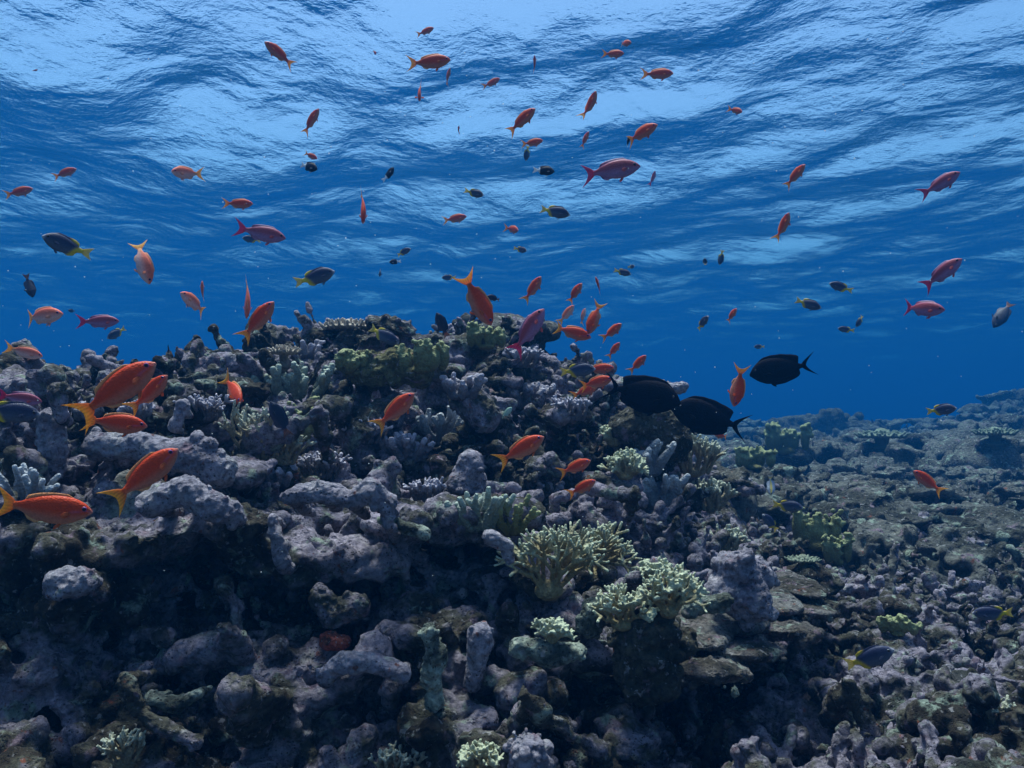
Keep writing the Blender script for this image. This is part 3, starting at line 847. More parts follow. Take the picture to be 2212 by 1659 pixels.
FC(1050, 750, 48, 84, 'crest', 'green lobed crest near the purple tailed fish', M_CREST, 436, d=2.15)
FC(720, 925, 60, 90, 'crest', 'mossy green lump behind the leaping orange fish', M_CREST, 437)
FC(660, 945, 70, 60, 'crest', 'mossy green cone beside the staghorn thicket', M_CREST, 438)
FC(2150, 1560, 60, 60, 'stag', 'dull bushy coral in the lower rubble', M_STAG, 439)
FC(1940, 1370, 36, 70, 'crest', 'mint ruffle of coral beside the blue yellow fish', M_CREST, 440)

KN = [(700, 1030, 60, 85, 'stag', 'knobbly lavender thicket right of the low staghorn'), (1000, 850, 52, 80, 'finger', 'knobbly lavender fingers just above the shaded boulder'),
      (880, 985, 56, 90, 'finger', 'knobbly lavender fingers below the leaping orange fish'), (445, 905, 56, 80, 'stag', 'knobbly lavender thicket below the leaning skyline horn'),
      (190, 895, 46, 70, 'finger', 'knobbly lavender fingers on the left skyline by the largest anthias'), (1235, 905, 52, 80, 'stag', 'knobbly lavender thicket left of the brown mound'),
      (1135, 870, 56, 90, 'finger', 'knobbly lavender fingers right of the mint green fish'), (790, 955, 50, 80, 'stag', 'knobbly lavender thicket touching the mossy lump'),
      (300, 905, 44, 70, 'stag', 'knobbly lavender thicket tucked behind the second largest anthias'), (1180, 1070, 50, 80, 'finger', 'knobbly lavender fingers above the tall forked coral'),
      (1125, 790, 46, 80, 'stag', 'knobbly lavender thicket high on the right shoulder of the crest'), (660, 770, 44, 70, 'finger', 'knobbly lavender fingers left of the crowning table coral'),
      (600, 1040, 48, 80, 'finger', 'knobbly lavender fingers over the left end of the arch'), (920, 1080, 48, 80, 'stag', 'knobbly lavender thicket between the arch and the stout fingers')]
for i, (u, v, h, w, k, lab) in enumerate(KN):
    branch_coral(u, v, h, w, k, lab, M_KNOB, 500 + i, group='knobbly lavender corals', name='knobbly_coral')

# ------------------------------------------------------------------ fishes
def interp(tab, s):
    k = np.array(tab); return np.interp(s, k[:, 0], k[:, 1])
def smoothed(tab, s):
    w = .02
    return (interp(tab, np.clip(s - w, 0, 1)) + 2 * interp(tab, s) + interp(tab, np.clip(s + w, 0, 1))) / 4

SPECIES = {
    'anthias': dict(L=.085, x1=-.27, top=[(0, .008), (.04, .04), (.1, .072), (.2, .105), (.34, .128), (.5, .128), (.65, .110), (.8, .078), (.92, .044), (1, .036)],
        bot=[(0, .008), (.04, .032), (.1, .062), (.2, .098), (.34, .128), (.5, .130), (.65, .112), (.8, .074), (.92, .042), (1, .036)],
        wid=[(0, .006), (.05, .03), (.15, .052), (.32, .066), (.5, .062), (.7, .044), (.88, .022), (1, .012)],
        dors=[(0, 0), (.26, 0), (.31, .024), (.5, .026), (.72, .036), (.82, .034), (.86, 0), (1, 0)], anal=[(0, 0), (.62, 0), (.68, .036), (.78, .034), (.85, 0), (1, 0)],
        fork=.52, tailh=.195, lyre=1.0, eye=(.085, .034, .028), pect=.10),
    'damsel': dict(L=.075, x1=-.31, top=[(0, .01), (.04, .05), (.1, .098), (.2, .148), (.34, .178), (.5, .172), (.65, .142), (.8, .092), (.92, .052), (1, .044)],
        bot=[(0, .01), (.04, .04), (.1, .082), (.2, .132), (.34, .170), (.5, .174), (.65, .145), (.8, .09), (.92, .052), (1, .044)],
        wid=[(0, .008), (.06, .04), (.16, .064), (.34, .078), (.55, .066), (.75, .042), (.9, .022), (1, .014)],
        dors=[(0, 0), (.24, 0), (.3, .026), (.55, .034), (.74, .066), (.84, .056), (.89, 0), (1, 0)], anal=[(0, 0), (.56, 0), (.66, .05), (.78, .056), (.87, 0), (1, 0)],
        fork=.34, tailh=.135, lyre=.3, eye=(.095, .035, .032), pect=.12),
    'bicolor': dict(L=.06, x1=-.30, top=[(0, .01), (.04, .06), (.1, .115), (.2, .168), (.34, .198), (.5, .190), (.65, .155), (.8, .098), (.92, .056), (1, .048)],
        bot=[(0, .01), (.04, .045), (.1, .095), (.2, .150), (.34, .190), (.5, .190), (.65, .155), (.8, .095), (.92, .054), (1, .048)],
        wid=[(0, .008), (.06, .045), (.16, .07), (.34, .085), (.55, .07), (.75, .042), (.9, .022), (1, .014)],
        dors=[(0, 0), (.24, 0), (.3, .03), (.55, .04), (.74, .07), (.84, .055), (.89, 0), (1, 0)], anal=[(0, 0), (.56, 0), (.66, .055), (.78, .06), (.87, 0), (1, 0)],
        fork=.34, tailh=.14, lyre=.3, eye=(.1, .04, .033), pect=.12),
    'surgeon': dict(L=.15, x1=-.30, top=[(0, .012), (.03, .05), (.08, .105), (.16, .158), (.28, .198), (.42, .206), (.6, .182), (.76, .128), (.88, .066), (.95, .036), (1, .032)],
        bot=[(0, .012), (.03, .035), (.08, .075), (.16, .128), (.28, .178), (.42, .196), (.6, .176), (.76, .122), (.88, .062), (.95, .034), (1, .032)],
        wid=[(0, .01), (.06, .035), (.16, .056), (.34, .07), (.55, .06), (.75, .04), (.9, .02), (1, .014)],
        dors=[(0, 0), (.16, 0), (.24, .03), (.5, .046), (.7, .066), (.86, .098), (.9, .085), (.92, 0), (1, 0)], anal=[(0, 0), (.36, 0), (.44, .026), (.7, .05), (.85, .07), (.9, .05), (.92, 0), (1, 0)],
        fork=.72, tailh=.185, lyre=.6, eye=(.1, .06, .016), pect=.12),
}
for _q in ('top', 'bot'): SPECIES['anthias'][_q] = [(a, b * (1.17 if a < .88 else 1.05)) for a, b in SPECIES['anthias'][_q]]
SPECIES['male'] = dict(SPECIES['anthias'], L=.105)

def sm(x, a, b):
    t = np.clip((x - a) / (b - a), 0, 1); return t * t * (3 - 2 * t)
def lerp(a, b, t): return np.asarray(a) * (1 - t[..., None]) + np.asarray(b) * t[..., None]

def paint(kind, x, z, dfin):
    """skin pattern: x from .5 (snout) to -.5 (tail), z -1 belly .. 1 back, dfin fin height"""
    o = np.ones_like(x)
    if kind == 'anthias':
        c = lerp((.50, .17, .10), (.58, .048, .008), sm(z, -.9, .1))
        c = lerp(c, (.66, .12, .02), .75 * sm(-x, .18, .30)); c = lerp(c, (.78, .34, .12), .8 * dfin)
        c = lerp(c, (.60, .30, .24), .5 * sm(x, .44, .5)); c = lerp(c, (.45, .10, .16), .6 * np.exp(-((z - (.12 - 1.6 * (.42 - x))) / .10) ** 2) * sm(x, .24, .30))
    elif kind == 'rose':
        c = lerp((.76, .42, .36), (.74, .15, .085), sm(z, -.7, .5))
        c = lerp(c, (.85, .36, .10), .8 * sm(-x, .14, .28)); c = lerp(c, (.80, .42, .2), .8 * dfin)
    elif kind == 'male':
        c = lerp((.34, .16, .28), (.32, .055, .07), sm(z, -.6, .3)); c = lerp(c, (.30, .10, .19), .6 * sm(z, .6, 1.))
        c = lerp(c, (.6, .05, .10), .8 * sm(-x, .16, .3))
        c = lerp(c, (.55, .40, .50), .8 * dfin * sm(x, -.06, .02)); c = lerp(c, (.04, .01, .04), dfin * sm(-x, .08, .12))
    elif kind == 'damsel':
        c = lerp((.085, .10, .14), (.028, .034, .075), sm(z, -.8, .5))
        w = np.clip(sm(-x - .35 * z * .25, .10, .22) + dfin * sm(-x, -.02, .08), 0, 1)
        c = lerp(c, (.62, .44, .03), w); c = lerp(c, (.40, .40, .44), .8 * sm(x, .43, .49))
    elif kind == 'bicolor':
        c = lerp((.012, .014, .03), (.70, .70, .72), sm(-x, .13, .17))
    elif kind == 'dusky':
        c = lerp((.02, .025, .05), (.05, .05, .08), sm(-z, .2, .9)); c = lerp(c, (.30, .10, .03), .5 * sm(-x, .24, .3))
    elif kind == 'mint':
        c = lerp((.42, .60, .50), (.34, .52, .42), sm(z, 0, .8))
    elif kind == 'striped':
        c = lerp((.34, .38, .46), (.70, .52, .05), np.exp(-((z - .15) / .28) ** 2)); c = lerp(c, (.25, .3, .4), sm(z, .6, .8))
    else:   # surgeon
        c = lerp((.006, .006, .010), (.009, .0085, .013), sm(z, -.2, .6))
    return c

TAILC = {'anthias': ((.78, .16, .025), (.80, .40, .04)), 'rose': ((.85, .30, .06), (.86, .5, .1)), 'male': ((.48, .025, .06), (.46, .035, .13)), 'damsel': ((.66, .48, .03), (.55, .46, .16)),
         'bicolor': ((.72, .72, .74), (.6, .62, .66)), 'dusky': ((.25, .09, .04), (.12, .07, .06)), 'mint': ((.40, .56, .48), (.5, .6, .55)), 'striped': ((.66, .5, .06), (.4, .4, .42)), 'surgeon': ((.004, .004, .007), (.005, .005, .008))}
FINC = {'anthias': (.70, .16, .05), 'rose': (.74, .34, .22), 'male': (.6, .12, .12), 'damsel': (.10, .11, .18), 'bicolor': (.3, .3, .33), 'dusky': (.08, .08, .1), 'mint': (.5, .62, .56), 'striped': (.45, .45, .45), 'surgeon': (.005, .005, .008)}
EYEC = {'anthias': (.20, .06, .22), 'rose': (.22, .10, .22), 'male': (.12, .04, .10)}

def bend_pts(p, k):
    x = np.clip(.12 - p[:, 0], 0, None); xf = np.clip(p[:, 0] - .15, 0, None)
    q = p.copy(); q[:, 1] += k * x ** 2 + .35 * k * xf ** 2
    sl = 2 * k * x
    q[:, 0] += sl * (p[:, 1]) * .8 + .5 * k * k * x ** 3 * 1.1       # keeps the length when it curls
    return q

def grid_faces(nr, nc, wrap):
    f = []
    for i in range(nr - 1):
        for j in range(nc if wrap else nc - 1):
            a, b = i * nc + j, i * nc + (j + 1) % nc
            f.append((a, b, b + nc, a + nc))
    return f

def body_mesh(sp, kind, k):
    q = SPECIES[sp]
    NR, NS = 40, 19
    s = np.concatenate([[0, .008, .02], np.linspace(.04, 1, NR - 3)])
    top, bot, wid = smoothed(q['top'], s), smoothed(q['bot'], s), smoothed(q['wid'], s)
    df, af = interp(q['dors'], s), interp(q['anal'], s)
    x = .5 + (q['x1'] - .5) * s
    V = []; XX = []; ZZ = []; DF = []
    side = np.linspace(-1, 1, NS)
    for i in range(NR):
        zs = []; ws = []; fin = []
        zs.append(-bot[i] - af[i]); ws.append(.0012); fin.append(1.0 if af[i] > .003 else 0)
        zs.append(-bot[i] - af[i] * .5); ws.append(.003); fin.append(.8 if af[i] > .003 else 0)
        for t in side:
            zc = top[i] * math.sin(t * math.pi / 2) if t > 0 else bot[i] * math.sin(t * math.pi / 2)
            zs.append(zc); ws.append(max(.004, wid[i] * abs(math.cos(t * math.pi / 2)) ** .85)); fin.append(0)
        zs.append(top[i] + df[i] * .5); ws.append(.003); fin.append(.8 if df[i] > .003 else 0)
        zs.append(top[i] + df[i]); ws.append(.0012); fin.append(1.0 if df[i] > .003 else 0)
        ring = [(x[i], w, z) for w, z in zip(ws, zs)] + [(x[i], -w, z) for w, z in zip(ws[::-1], zs[::-1])]
        # rear fin lobes sweep back
        V += ring; XX += [x[i]] * len(ring); fl = fin + fin[::-1]; DF += fl
        ZZ += [np.clip(z / (top[i] if z > 0 else bot[i]), -1, 1) for z in zs + zs[::-1]]
    nc = 2 * (NS + 4)
    V = np.array(V); DF = np.array(DF)
    V[:, 0] -= .5 * np.clip(np.abs(V[:, 2]) - np.repeat(np.maximum(top, bot), nc), 0, None) * (DF > 0)
    F = grid_faces(NR, nc, True)
    V0 = bend_pts(V, k)
    bm = bmesh.new()
    vs = [bm.verts.new(p) for p in V0]
    for f in F: bm.faces.new([vs[a] for a in f])
    bm.faces.new([vs[a] for a in range(nc)][::-1]); bm.faces.new([vs[(NR - 1) * nc + a] for a in range(nc)])
    bmesh.ops.recalc_face_normals(bm, faces=bm.faces)
    for f in bm.faces: f.smooth = True
    me = bpy.data.meshes.new('fish_body'); bm.to_mesh(me); bm.free()
    color_attr(me, np.clip(paint(kind, np.array(XX), np.array(ZZ), DF), 0, 1))
    me.materials.append(M_BLACK if kind == 'surgeon' else M_SKIN)
    return me

def sheet(name, pts, cols, th, mat, k=0.0):
    """thin closed fin from a grid of points (nr, nc, 3)"""
    nr, nc = pts.shape[:2]
    p = pts.reshape(-1, 3)
    du = np.gradient(pts, axis=0); dv = np.gradient(pts, axis=1)
    no = np.cross(du, dv); no /= np.maximum(1e-9, np.linalg.norm(no, axis=-1, keepdims=True)); no = no.reshape(-1, 3)
    ii, jj = np.meshgrid(np.linspace(0, 1, nr), np.linspace(0, 1, nc), indexing='ij')
    t = (th * (1 - .8 * ii) * np.clip(4 * np.minimum(jj, 1 - jj) + .15, 0, 1)).reshape(-1, 1)
    A, B = bend_pts(p + no * t, k), bend_pts(p - no * t, k)
    n = len(p); F = grid_faces(nr, nc, False)
    rim = [j for j in range(nc)] + [i * nc + nc - 1 for i in range(1, nr)] + [(nr - 1) * nc + j for j in range(nc - 2, -1, -1)] + [i * nc for i in range(nr - 2, 0, -1)]
    F2 = F + [tuple(a + n for a in f[::-1]) for f in F] + [(a + n, b + n, b, a) for a, b in zip(rim, rim[1:] + rim[:1])]
    me = mesh_np(name, np.concatenate([A, B]), np.array(F2))
    c = cols.reshape(-1, 3); color_attr(me, np.concatenate([c, c]))
    me.materials.append(mat)
    return me

def tail_mesh(sp, kind, k):
    q = SPECIES[sp]
    nr, nc = 9, 17
    i, j = np.meshgrid(np.linspace(0, 1, nr), np.linspace(-1, 1, nc), indexing='ij')
    x0 = q['x1'] + .02; ln = .5 + x0
    hb = q['top'][-1][1] * .9
    hh = hb + (q['tailh'] - hb) * i ** .8
    ext = (1 - q['fork']) + q['fork'] * np.abs(j) ** (1.15 + .5 * q['lyre'])
    x = x0 - ln * i * ext
    z = j * hh * (1 - .12 * i * (np.abs(j) < .2))
    pts = np.stack([x, np.zeros_like(x), z], -1)
    a, b = TAILC[kind]
    cols = lerp(a, b, np.clip(i * 1.1, 0, 1))
    return sheet('tail_fin', pts, cols, .007, M_FIN if kind != 'surgeon' else M_BLACK, k)

def side_fin(name, sp, kind, sgn, root, ln, wd, sweep, out, k):
    nr, nc = 7, 7
    i, j = np.meshgrid(np.linspace(0, 1, nr), np.linspace(-1, 1, nc), indexing='ij')
    w = wd * (.3 + .7 * np.sin(np.clip(i * 1.9, 0, math.pi / 2))) * (1 - .25 * i ** 4)
    l = ln * i * (1 - .22 * np.abs(j) ** 2)
    d = np.array([-math.cos(sweep) * math.cos(out), sgn * math.sin(out), -math.sin(sweep) * math.cos(out)])
    e = np.array([-d[2] * -1 * .9, 0, d[0] * -1]); e = e / np.linalg.norm(e)
    pts = np.array(root)[None, None] * np.array([1, sgn, 1]) + d * l[..., None] + e * (j * w)[..., None]
    cols = np.broadcast_to(np.array(FINC[kind]), (nr, nc, 3)).copy()
    return sheet(name, pts, cols, .004, M_FIN if kind != 'surgeon' else M_BLACK, k)

def eye_mesh(sp, kind, sgn, k):
    q = SPECIES[sp]; dx, z, r = q['eye']
    s = (dx - 0) / (.5 - q['x1'])
    x = .5 - dx
    zz = z
    tw = float(smoothed(q['wid'], np.array([s]))[0]); tp = float(smoothed(q['top'], np.array([s]))[0])
    y = tw * max(.3, math.cos(math.asin(min(.95, zz / tp)))) ** .85
    v = ICO2[0] * np.array([r, r * .5, r])
    pu = np.hypot(ICO2[0][:, 0], ICO2[0][:, 2])
    ring = np.array(EYEC.get(kind, (.10, .10, .12)))
    cols = np.where((pu < .62)[:, None], np.array([.006, .006, .01]), ring)
    p = bend_pts(v + np.array([x, sgn * (y - r * .12), zz]), k)
    me = mesh_np('eye', p, ICO2[1]); color_attr(me, cols); me.materials.append(M_EYE)
    return me
t_ = NT('fish_eye'); a_ = t_.n('Attribute', _attribute_name='Col'); b_ = t_.n('BsdfPrincipled', Roughness=.15)
t_.l(a_.outputs['Color'], b_.inputs['Base Color']); t_.l(b_.outputs[0], t_.out.inputs['Surface']); M_EYE = t_.m

PARTS = {}
def parts_of(sp, kind, k, spread):
    key = (sp, kind, k, spread)
    if key not in PARTS:
        q = SPECIES[sp]
        out = R(72) if spread else R(24)
        L = []
        L.append(('body', body_mesh(sp, kind, k)))
        L.append(('tail_fin', tail_mesh(sp, kind, k)))
        for sg in (1, -1):
            L.append(('eye', eye_mesh(sp, kind, sg, k)))
        px = .5 - .27 * (.5 - q['x1']); w = float(interp(q['wid'], .3))
        for sg in (1, -1):
            L.append(('pectoral_fin', side_fin('pectoral_fin', sp, kind, sg, (px, w * .93, -.02), q['pect'] * (1.25 if spread else 1), .032, R(20), out, k)))
        bz = -float(interp(q['bot'], .36))
        for sg in (1, -1):
            L.append(('pelvic_fin', side_fin('pelvic_fin', sp, kind, sg, (.5 - .36 * (.5 - q['x1']), .012, bz + .012), .10, .018, R(42), R(14), k)))
        for _, me in L: me.update()
        PARTS[key] = L
    return PARTS[key]

GROUPS = {'anthias': 'orange anthias schooling over the reef', 'rose': 'orange anthias schooling over the reef', 'male': 'purple and magenta anthias', 'damsel': 'blue damselfish with yellow tails',
          'bicolor': 'two tone black and white damselfish', 'surgeon': 'black surgeonfish', 'dusky': 'small dark reef fish', 'mint': None, 'striped': None}
NAMES = {'anthias': 'anthias', 'rose': 'anthias', 'male': 'anthias', 'damsel': 'damselfish', 'bicolor': 'damselfish', 'surgeon': 'surgeonfish', 'dusky': 'damselfish', 'mint': 'damselfish', 'striped': 'damselfish'}
CX, CU, CB = CAMROT @ Vector((1, 0, 0)), CAMROT @ Vector((0, 1, 0)), CAMROT @ Vector((0, 0, 1))

BR = random.Random(5)
def fish(kind, nu, nv, tu, tv, label, yaw=0, bend=None, up=None, L=None, d=None, spread=False):
    """snout at pixel (nu, nv), tail tip at (tu, tv); yaw turns the head towards (+) or away from the camera"""
    sp = kind if kind in SPECIES else {'rose': 'anthias'}.get(kind, 'damsel')
    if bend is None: bend = BR.choice((-.4, -.2, .2, .4))
    L = L or SPECIES[sp]['L'] * random.uniform(.92, 1.08)
    px = math.hypot(nu - tu, nv - tv)
    mu, mv = (nu + tu) / 2, (nv + tv) / 2
    cy = math.cos(R(yaw))
    dist = d if d else L * cy * FPX / px
    if dist > 6.0 and not d: dist = 6.0
    lim = min(hit(mu, mv)[1], hit(nu, nv)[1], hit(tu, tv)[1], hit(mu, mv + px * .16)[1]) - .05
    dist = max(.3, min(dist, lim))
    L = dist * px / (FPX * cy)
    o = bpy.data.objects.new(NAMES[kind], None); COL.objects.link(o)
    o.empty_display_size = .02
    dx, dy = (nu - tu) / px, -(nv - tv) / px
    view = ray(mu, mv).normalized()
    rt = view.cross(Vector((0, 0, 1))).normalized(); uu = rt.cross(view).normalized()
    f = (rt * dx + uu * dy) * cy - view * math.sin(R(yaw))
    f.normalize()
    if up == 'cam': ref = -view
    elif up is not None: ref = rt * math.cos(R(up)) + uu * math.sin(R(up))
    else: ref = Vector((0, 0, 1)) - view * .05
    z = (ref - f * ref.dot(f)).normalized(); y = z.cross(f)
    m = Matrix((f, y, z)).transposed().to_4x4()
    o.matrix_world = Matrix.Translation(P(mu, mv, dist)) @ m @ Matrix.Scale(L, 4)
    tag(o, label, 'fish', GROUPS[kind])
    for nm, me in parts_of(sp, kind, bend, spread):
        c = bpy.data.objects.new(nm, me); COL.objects.link(c); c.parent = o
    return o

# --- orange anthias, foreground left
fish('anthias', 328, 783, 163, 910, 'largest orange anthias rising above the left reef', 8, d=.82)
fish('anthias', 359, 811, 283, 892, 'orange anthias half hidden behind the largest one', 18, bend=-.5, d=.92)
fish('anthias', 312, 922, 178, 905, 'level orange anthias passing under the largest one', 10, d=.9)
fish('anthias', 379, 972, 238, 1088, 'orange anthias with a broad yellow tail over the lavender shelf', 5, d=.78)
fish('anthias', 188, 1113, -12, 1082, 'bright red orange anthias cut by the left frame edge', 6, d=.68)
fish('anthias', 519, 872, 487, 812, 'orange anthias diving head on with spread pectoral fins', 52, up=70, d=1.5, spread=True)
fish('anthias', 895, 850, 808, 928, 'vivid orange anthias leaping above the blue grey fingers', 6, d=1.3)
fish('anthias', 1175, 944, 1070, 1002, 'big vivid orange anthias over the middle of the reef', 8, d=1.2)
fish('anthias', 1276, 995, 1206, 1024, 'upper orange anthias of the close pair right of mid reef', 18, d=1.45)
fish('anthias', 1287, 1038, 1223, 1071, 'lower orange anthias of the close pair right of mid reef', 8, d=1.5)
fish('anthias', 1323, 818, 1248, 836, 'orange anthias whose head meets the surgeonfish tail', 12, d=1.72)
fish('anthias', 1292, 834, 1232, 857, 'orange anthias tucked under its neighbour by the surgeonfish tail', 10, d=1.78)
fish('anthias', 1326, 795, 1258, 799, 'orange anthias behind the blue damselfish by the crest', 10, d=1.85)
fish('anthias', 1396, 768, 1358, 806, 'orange anthias rising from behind the first surgeonfish back', 10, d=1.9)
fish('anthias', 1585, 878, 1604, 785, 'slender orange anthias diving between two black surgeonfish', 6, up=0, d=1.5)
fish('anthias', 1543, 938, 1574, 945, 'orange anthias peeping out under the second surgeonfish', 35, d=2.3)
fish('anthias', 1976, 1018, 2036, 1066, 'lone orange anthias over the rubble slope', 12, bend=.6, d=1.9)
# --- centre column
fish('anthias', 1061, 703, 997, 585, 'large red orange anthias diving with forked tail up', 5, bend=-.6, up=30, d=1.25)
fish('anthias', 1169, 598, 1131, 654, 'orange anthias climbing just right of the diving one', 8, d=2.0)
fish('anthias', 1257, 612, 1225, 656, 'orange anthias climbing in the middle of the climbing trio', 10, d=2.1)
fish('anthias', 1287, 598, 1299, 637, 'small orange anthias at the top of the climbing trio', 20, up='cam', d=2.3)
fish('rose', 1240, 660, 1206, 700, 'pale orange anthias at the left of the tangled cluster', 12, d=1.9)
fish('rose', 1264, 666, 1252, 704, 'greyish small anthias inside the tangled cluster', 20, d=2.2)
fish('anthias', 1271, 722, 1299, 648, 'diving orange anthias with yellow tail in the tangled cluster', 10, up=175, d=1.6)
fish('anthias', 1276, 730, 1192, 704, 'curved orange anthias at the bottom of the tangled cluster', 6, bend=.5, up=70, d=1.65)
fish('anthias', 1343, 700, 1300, 734, 'plump orange anthias right of the tangled cluster', 25, d=1.8)
fish('anthias', 1339, 740, 1312, 774, 'narrow orange anthias below the plump one', 5, d=2.1)
fish('anthias', 1591, 667, 1568, 697, 'orange anthias in open water beside a dark damselfish', 25, d=2.2)
fish('anthias', 785, 482, 785, 412, 'orange anthias swimming straight down seen from above', 38, up='cam', d=1.7)
fish('anthias', 1008, 467, 955, 478, 'slim orange anthias level in mid water', 10)
fish('anthias', 1120, 498, 1092, 492, 'stubby orange anthias with a white fleck', 55)
# --- left water
fish('rose', 128, 676, 46, 690, 'plump rosy anthias with curled tail filaments at far left', 42, bend=.5, d=1.2)
fish('rose', 87, 769, 12, 750, 'rosy anthias with a long upper tail streamer', 10, bend=-.3, d=1.35)
fish('rose', 393, 634, 450, 678, 'pale rosy anthias facing the camera with a pale companion', 36, d=1.4)
fish('rose', 436, 607, 438, 654, 'whitish companion anthias pointing straight up', 15, up='cam', d=1.6)
fish('rose', 322, 612, 294, 512, 'diving rosy anthias with a tall streaming tail', 12, bend=.6, up=20, d=1.2, spread=True)
fish('rose', 534, 688, 537, 597, 'nose down rosy anthias with one long streamer', 15, up='cam', d=1.3)
fish('anthias', 590, 651, 522, 738, 'orange anthias climbing right beside the nose down one', 6, d=1.3)
fish('anthias', 545, 438, 480, 442, 'orange anthias level above the purple anthias', 8, d=1.9)
fish('rose', 373, 374, 438, 374, 'rosy anthias with deep body and a dark eye facing left', 40, d=1.6)
fish('anthias', 162, 362, 115, 386, 'dim orange anthias high on the left', 8, d=2.8)
fish('anthias', 67, 404, 12, 426, 'thin orange anthias near the left frame edge', 5, d=2.6)
# --- up under the surface
fish('anthias', 573, 96, 638, 140, 'orange anthias heading left under the brightest surface', 8, d=1.9)
fish('anthias', 973, 128, 877, 141, 'largest orange anthias under the surface', 6, d=1.5)
fish('anthias', 937, 60, 899, 77, 'orange anthias nearest the top frame edge', 15, d=2.6)
fish('anthias', 972, 148, 961, 186, 'small orange anthias just below the largest one', 15, d=2.6)
fish('anthias', 906, 217, 906, 180, 'orange anthias seen head on with pale fins held out', 50, up='cam', d=1.9, spread=True)
fish('anthias', 1080, 170, 1041, 190, 'little orange anthias level with the pair of fins', 10, d=2.9)
fish('anthias', 1155, 121, 1155, 157, 'rounded orange anthias head up below the swell', 35, up='cam', d=2.8)
fish('anthias', 1363, 93, 1337, 94, 'round orange anthias above another under the surface', 50, d=2.6)
fish('anthias', 1348, 117, 1299, 116, 'orange anthias just below the round one', 20, d=2.3)
fish('anthias', 1454, 161, 1382, 159, 'orange anthias farthest right under the bright surface', 6, d=2.0)
fish('anthias', 688, 235, 654, 292, 'orange anthias with a pale snout rising on the left', 10, d=2.0)
fish('anthias', 991, 272, 990, 291, 'speck of an orange anthias against a bright patch', 45, up='cam', d=3.4)
fish('anthias', 685, 342, 656, 330, 'orange anthias touching a black and white damselfish', 30, d=2.6)
fish('anthias', 1289, 199, 1259, 260, 'sinuous orange anthias with a long yellow tail', 5, bend=-.6, d=1.9)
fish('anthias', 1156, 236, 1094, 288, 'orange anthias climbing above a yellow tailed damselfish', 10, d=1.6)
fish('anthias', 1173, 304, 1125, 313, 'orange anthias hovering over a yellow tailed damselfish', 14, d=2.0)
fish('anthias', 1272, 285, 1254, 320, 'small orange anthias between two larger ones', 8, d=2.6)
fish('anthias', 1419, 272, 1348, 305, 'deep bodied orange anthias with a dark fish at its tail', 22, bend=.4, d=1.6)
fish('anthias', 1603, 243, 1573, 234, 'lone orange anthias under the right hand surface', 40, d=2.4)
fish('anthias', 1738, 358, 1694, 404, 'dusky orange anthias climbing on the right', 14, d=1.9)
fish('anthias', 1705, 461, 1677, 522, 'orange anthias with splayed yellow tail on the right', 8, bend=-.4, d=1.7)
fish('anthias', 81, 150, 70, 154, 'faint pink anthias speck lost in surface glare', 10, d=5.0)
fish('anthias', 813, 117, 805, 109, 'tiny reddish anthias in front of the bright swell', 50, d=4.6)
# --- purple and magenta anthias
fish('male', 1382, 361, 1250, 375, 'long purple red anthias with a magenta tail and black spot', 4, d=1.5)
fish('male', 1175, 668, 1104, 768, 'violet anthias with a magenta tail above the crest', 6, d=1.35)
fish('male', 2069, 378, 1988, 420, 'purple anthias high in the right hand water', 8, d=1.7)
fish('male', 2073, 563, 1990, 622, 'purple anthias above the crimson tailed one', 6, d=1.6)
fish('male', 2034, 672, 1946, 661, 'stout anthias with a wide crimson tail', 30, d=1.45)
fish('male', 615, 512, 505, 494, 'violet anthias with a pink tail level on the left', 5, d=1.6)
fish('male', 253, 692, 167, 697, 'greyish purple anthias left of the reef', 8, d=1.7)
fish('male', 84, 868, -6, 852, 'purple anthias cut by the left frame edge', 10, d=1.35)
fish('male', 1416, 370, 1404, 403, 'small purple anthias behind the long one', 10, d=2.6)
# --- blue and yellow damselfish
fish('damsel', 78, 896, -42, 884, 'dark blue damselfish with yellow back cut by the frame', 10, d=.75)
fish('damsel', 97, 515, 192, 548, 'blue damselfish with ragged yellow tail at far left', 15, d=1.15)
fish('damsel', 722, 585, 638, 614, 'large blue damselfish above the table coral', 12, d=1.3)
fish('damsel', 860, 742, 796, 706, 'blue yellow damselfish brushing the table coral', 12, d=1.6)
fish('damsel', 1286, 797, 1208, 804, 'blue yellow damselfish in front of an orange fish', 8, d=1.55)
fish('damsel', 1231, 465, 1165, 449, 'dark damselfish with yellow tail below the long purple fish', 6, d=1.6)
fish('damsel', 1045, 422, 1004, 412, 'dark round damselfish left of centre', 25, d=1.8)
fish('damsel', 887, 537, 856, 552, 'blue damselfish above a half white one', 18, d=2.3)
fish('damsel', 1138, 542, 1111, 536, 'dark damselfish under the stubby orange fish', 35, d=2.3)
fish('damsel', 1363, 593, 1326, 583, 'yellow tailed damselfish of the small midwater pair', 10, d=2.4)
fish('damsel', 1371, 575, 1357, 577, 'tiny dark damselfish of the small midwater pair', 50, d=3.2)
fish('damsel', 1522, 558, 1524, 575, 'tiny upright damselfish left of a slimmer one', 45, up=0, d=3.4)
fish('damsel', 1554, 572, 1561, 540, 'slim upright damselfish with yellow tail up', 10, up=0, d=2.9)
fish('damsel', 1530, 683, 1504, 713, 'dark damselfish beside an orange anthias in open water', 25, d=2.0)
fish('damsel', 1629, 749, 1651, 749, 'faint damselfish above the third surgeonfish', 25, d=3.8)
fish('damsel', 1793, 611, 1841, 630, 'dark blue damselfish with white snout heading left', 5, d=1.9)
fish('damsel', 1772, 667, 1719, 646, 'blue damselfish with bright yellow tail heading right', 5, d=1.9)
fish('damsel', 1811, 709, 1845, 715, 'faint damselfish with yellow back in the right hand pair', 10, d=2.7)
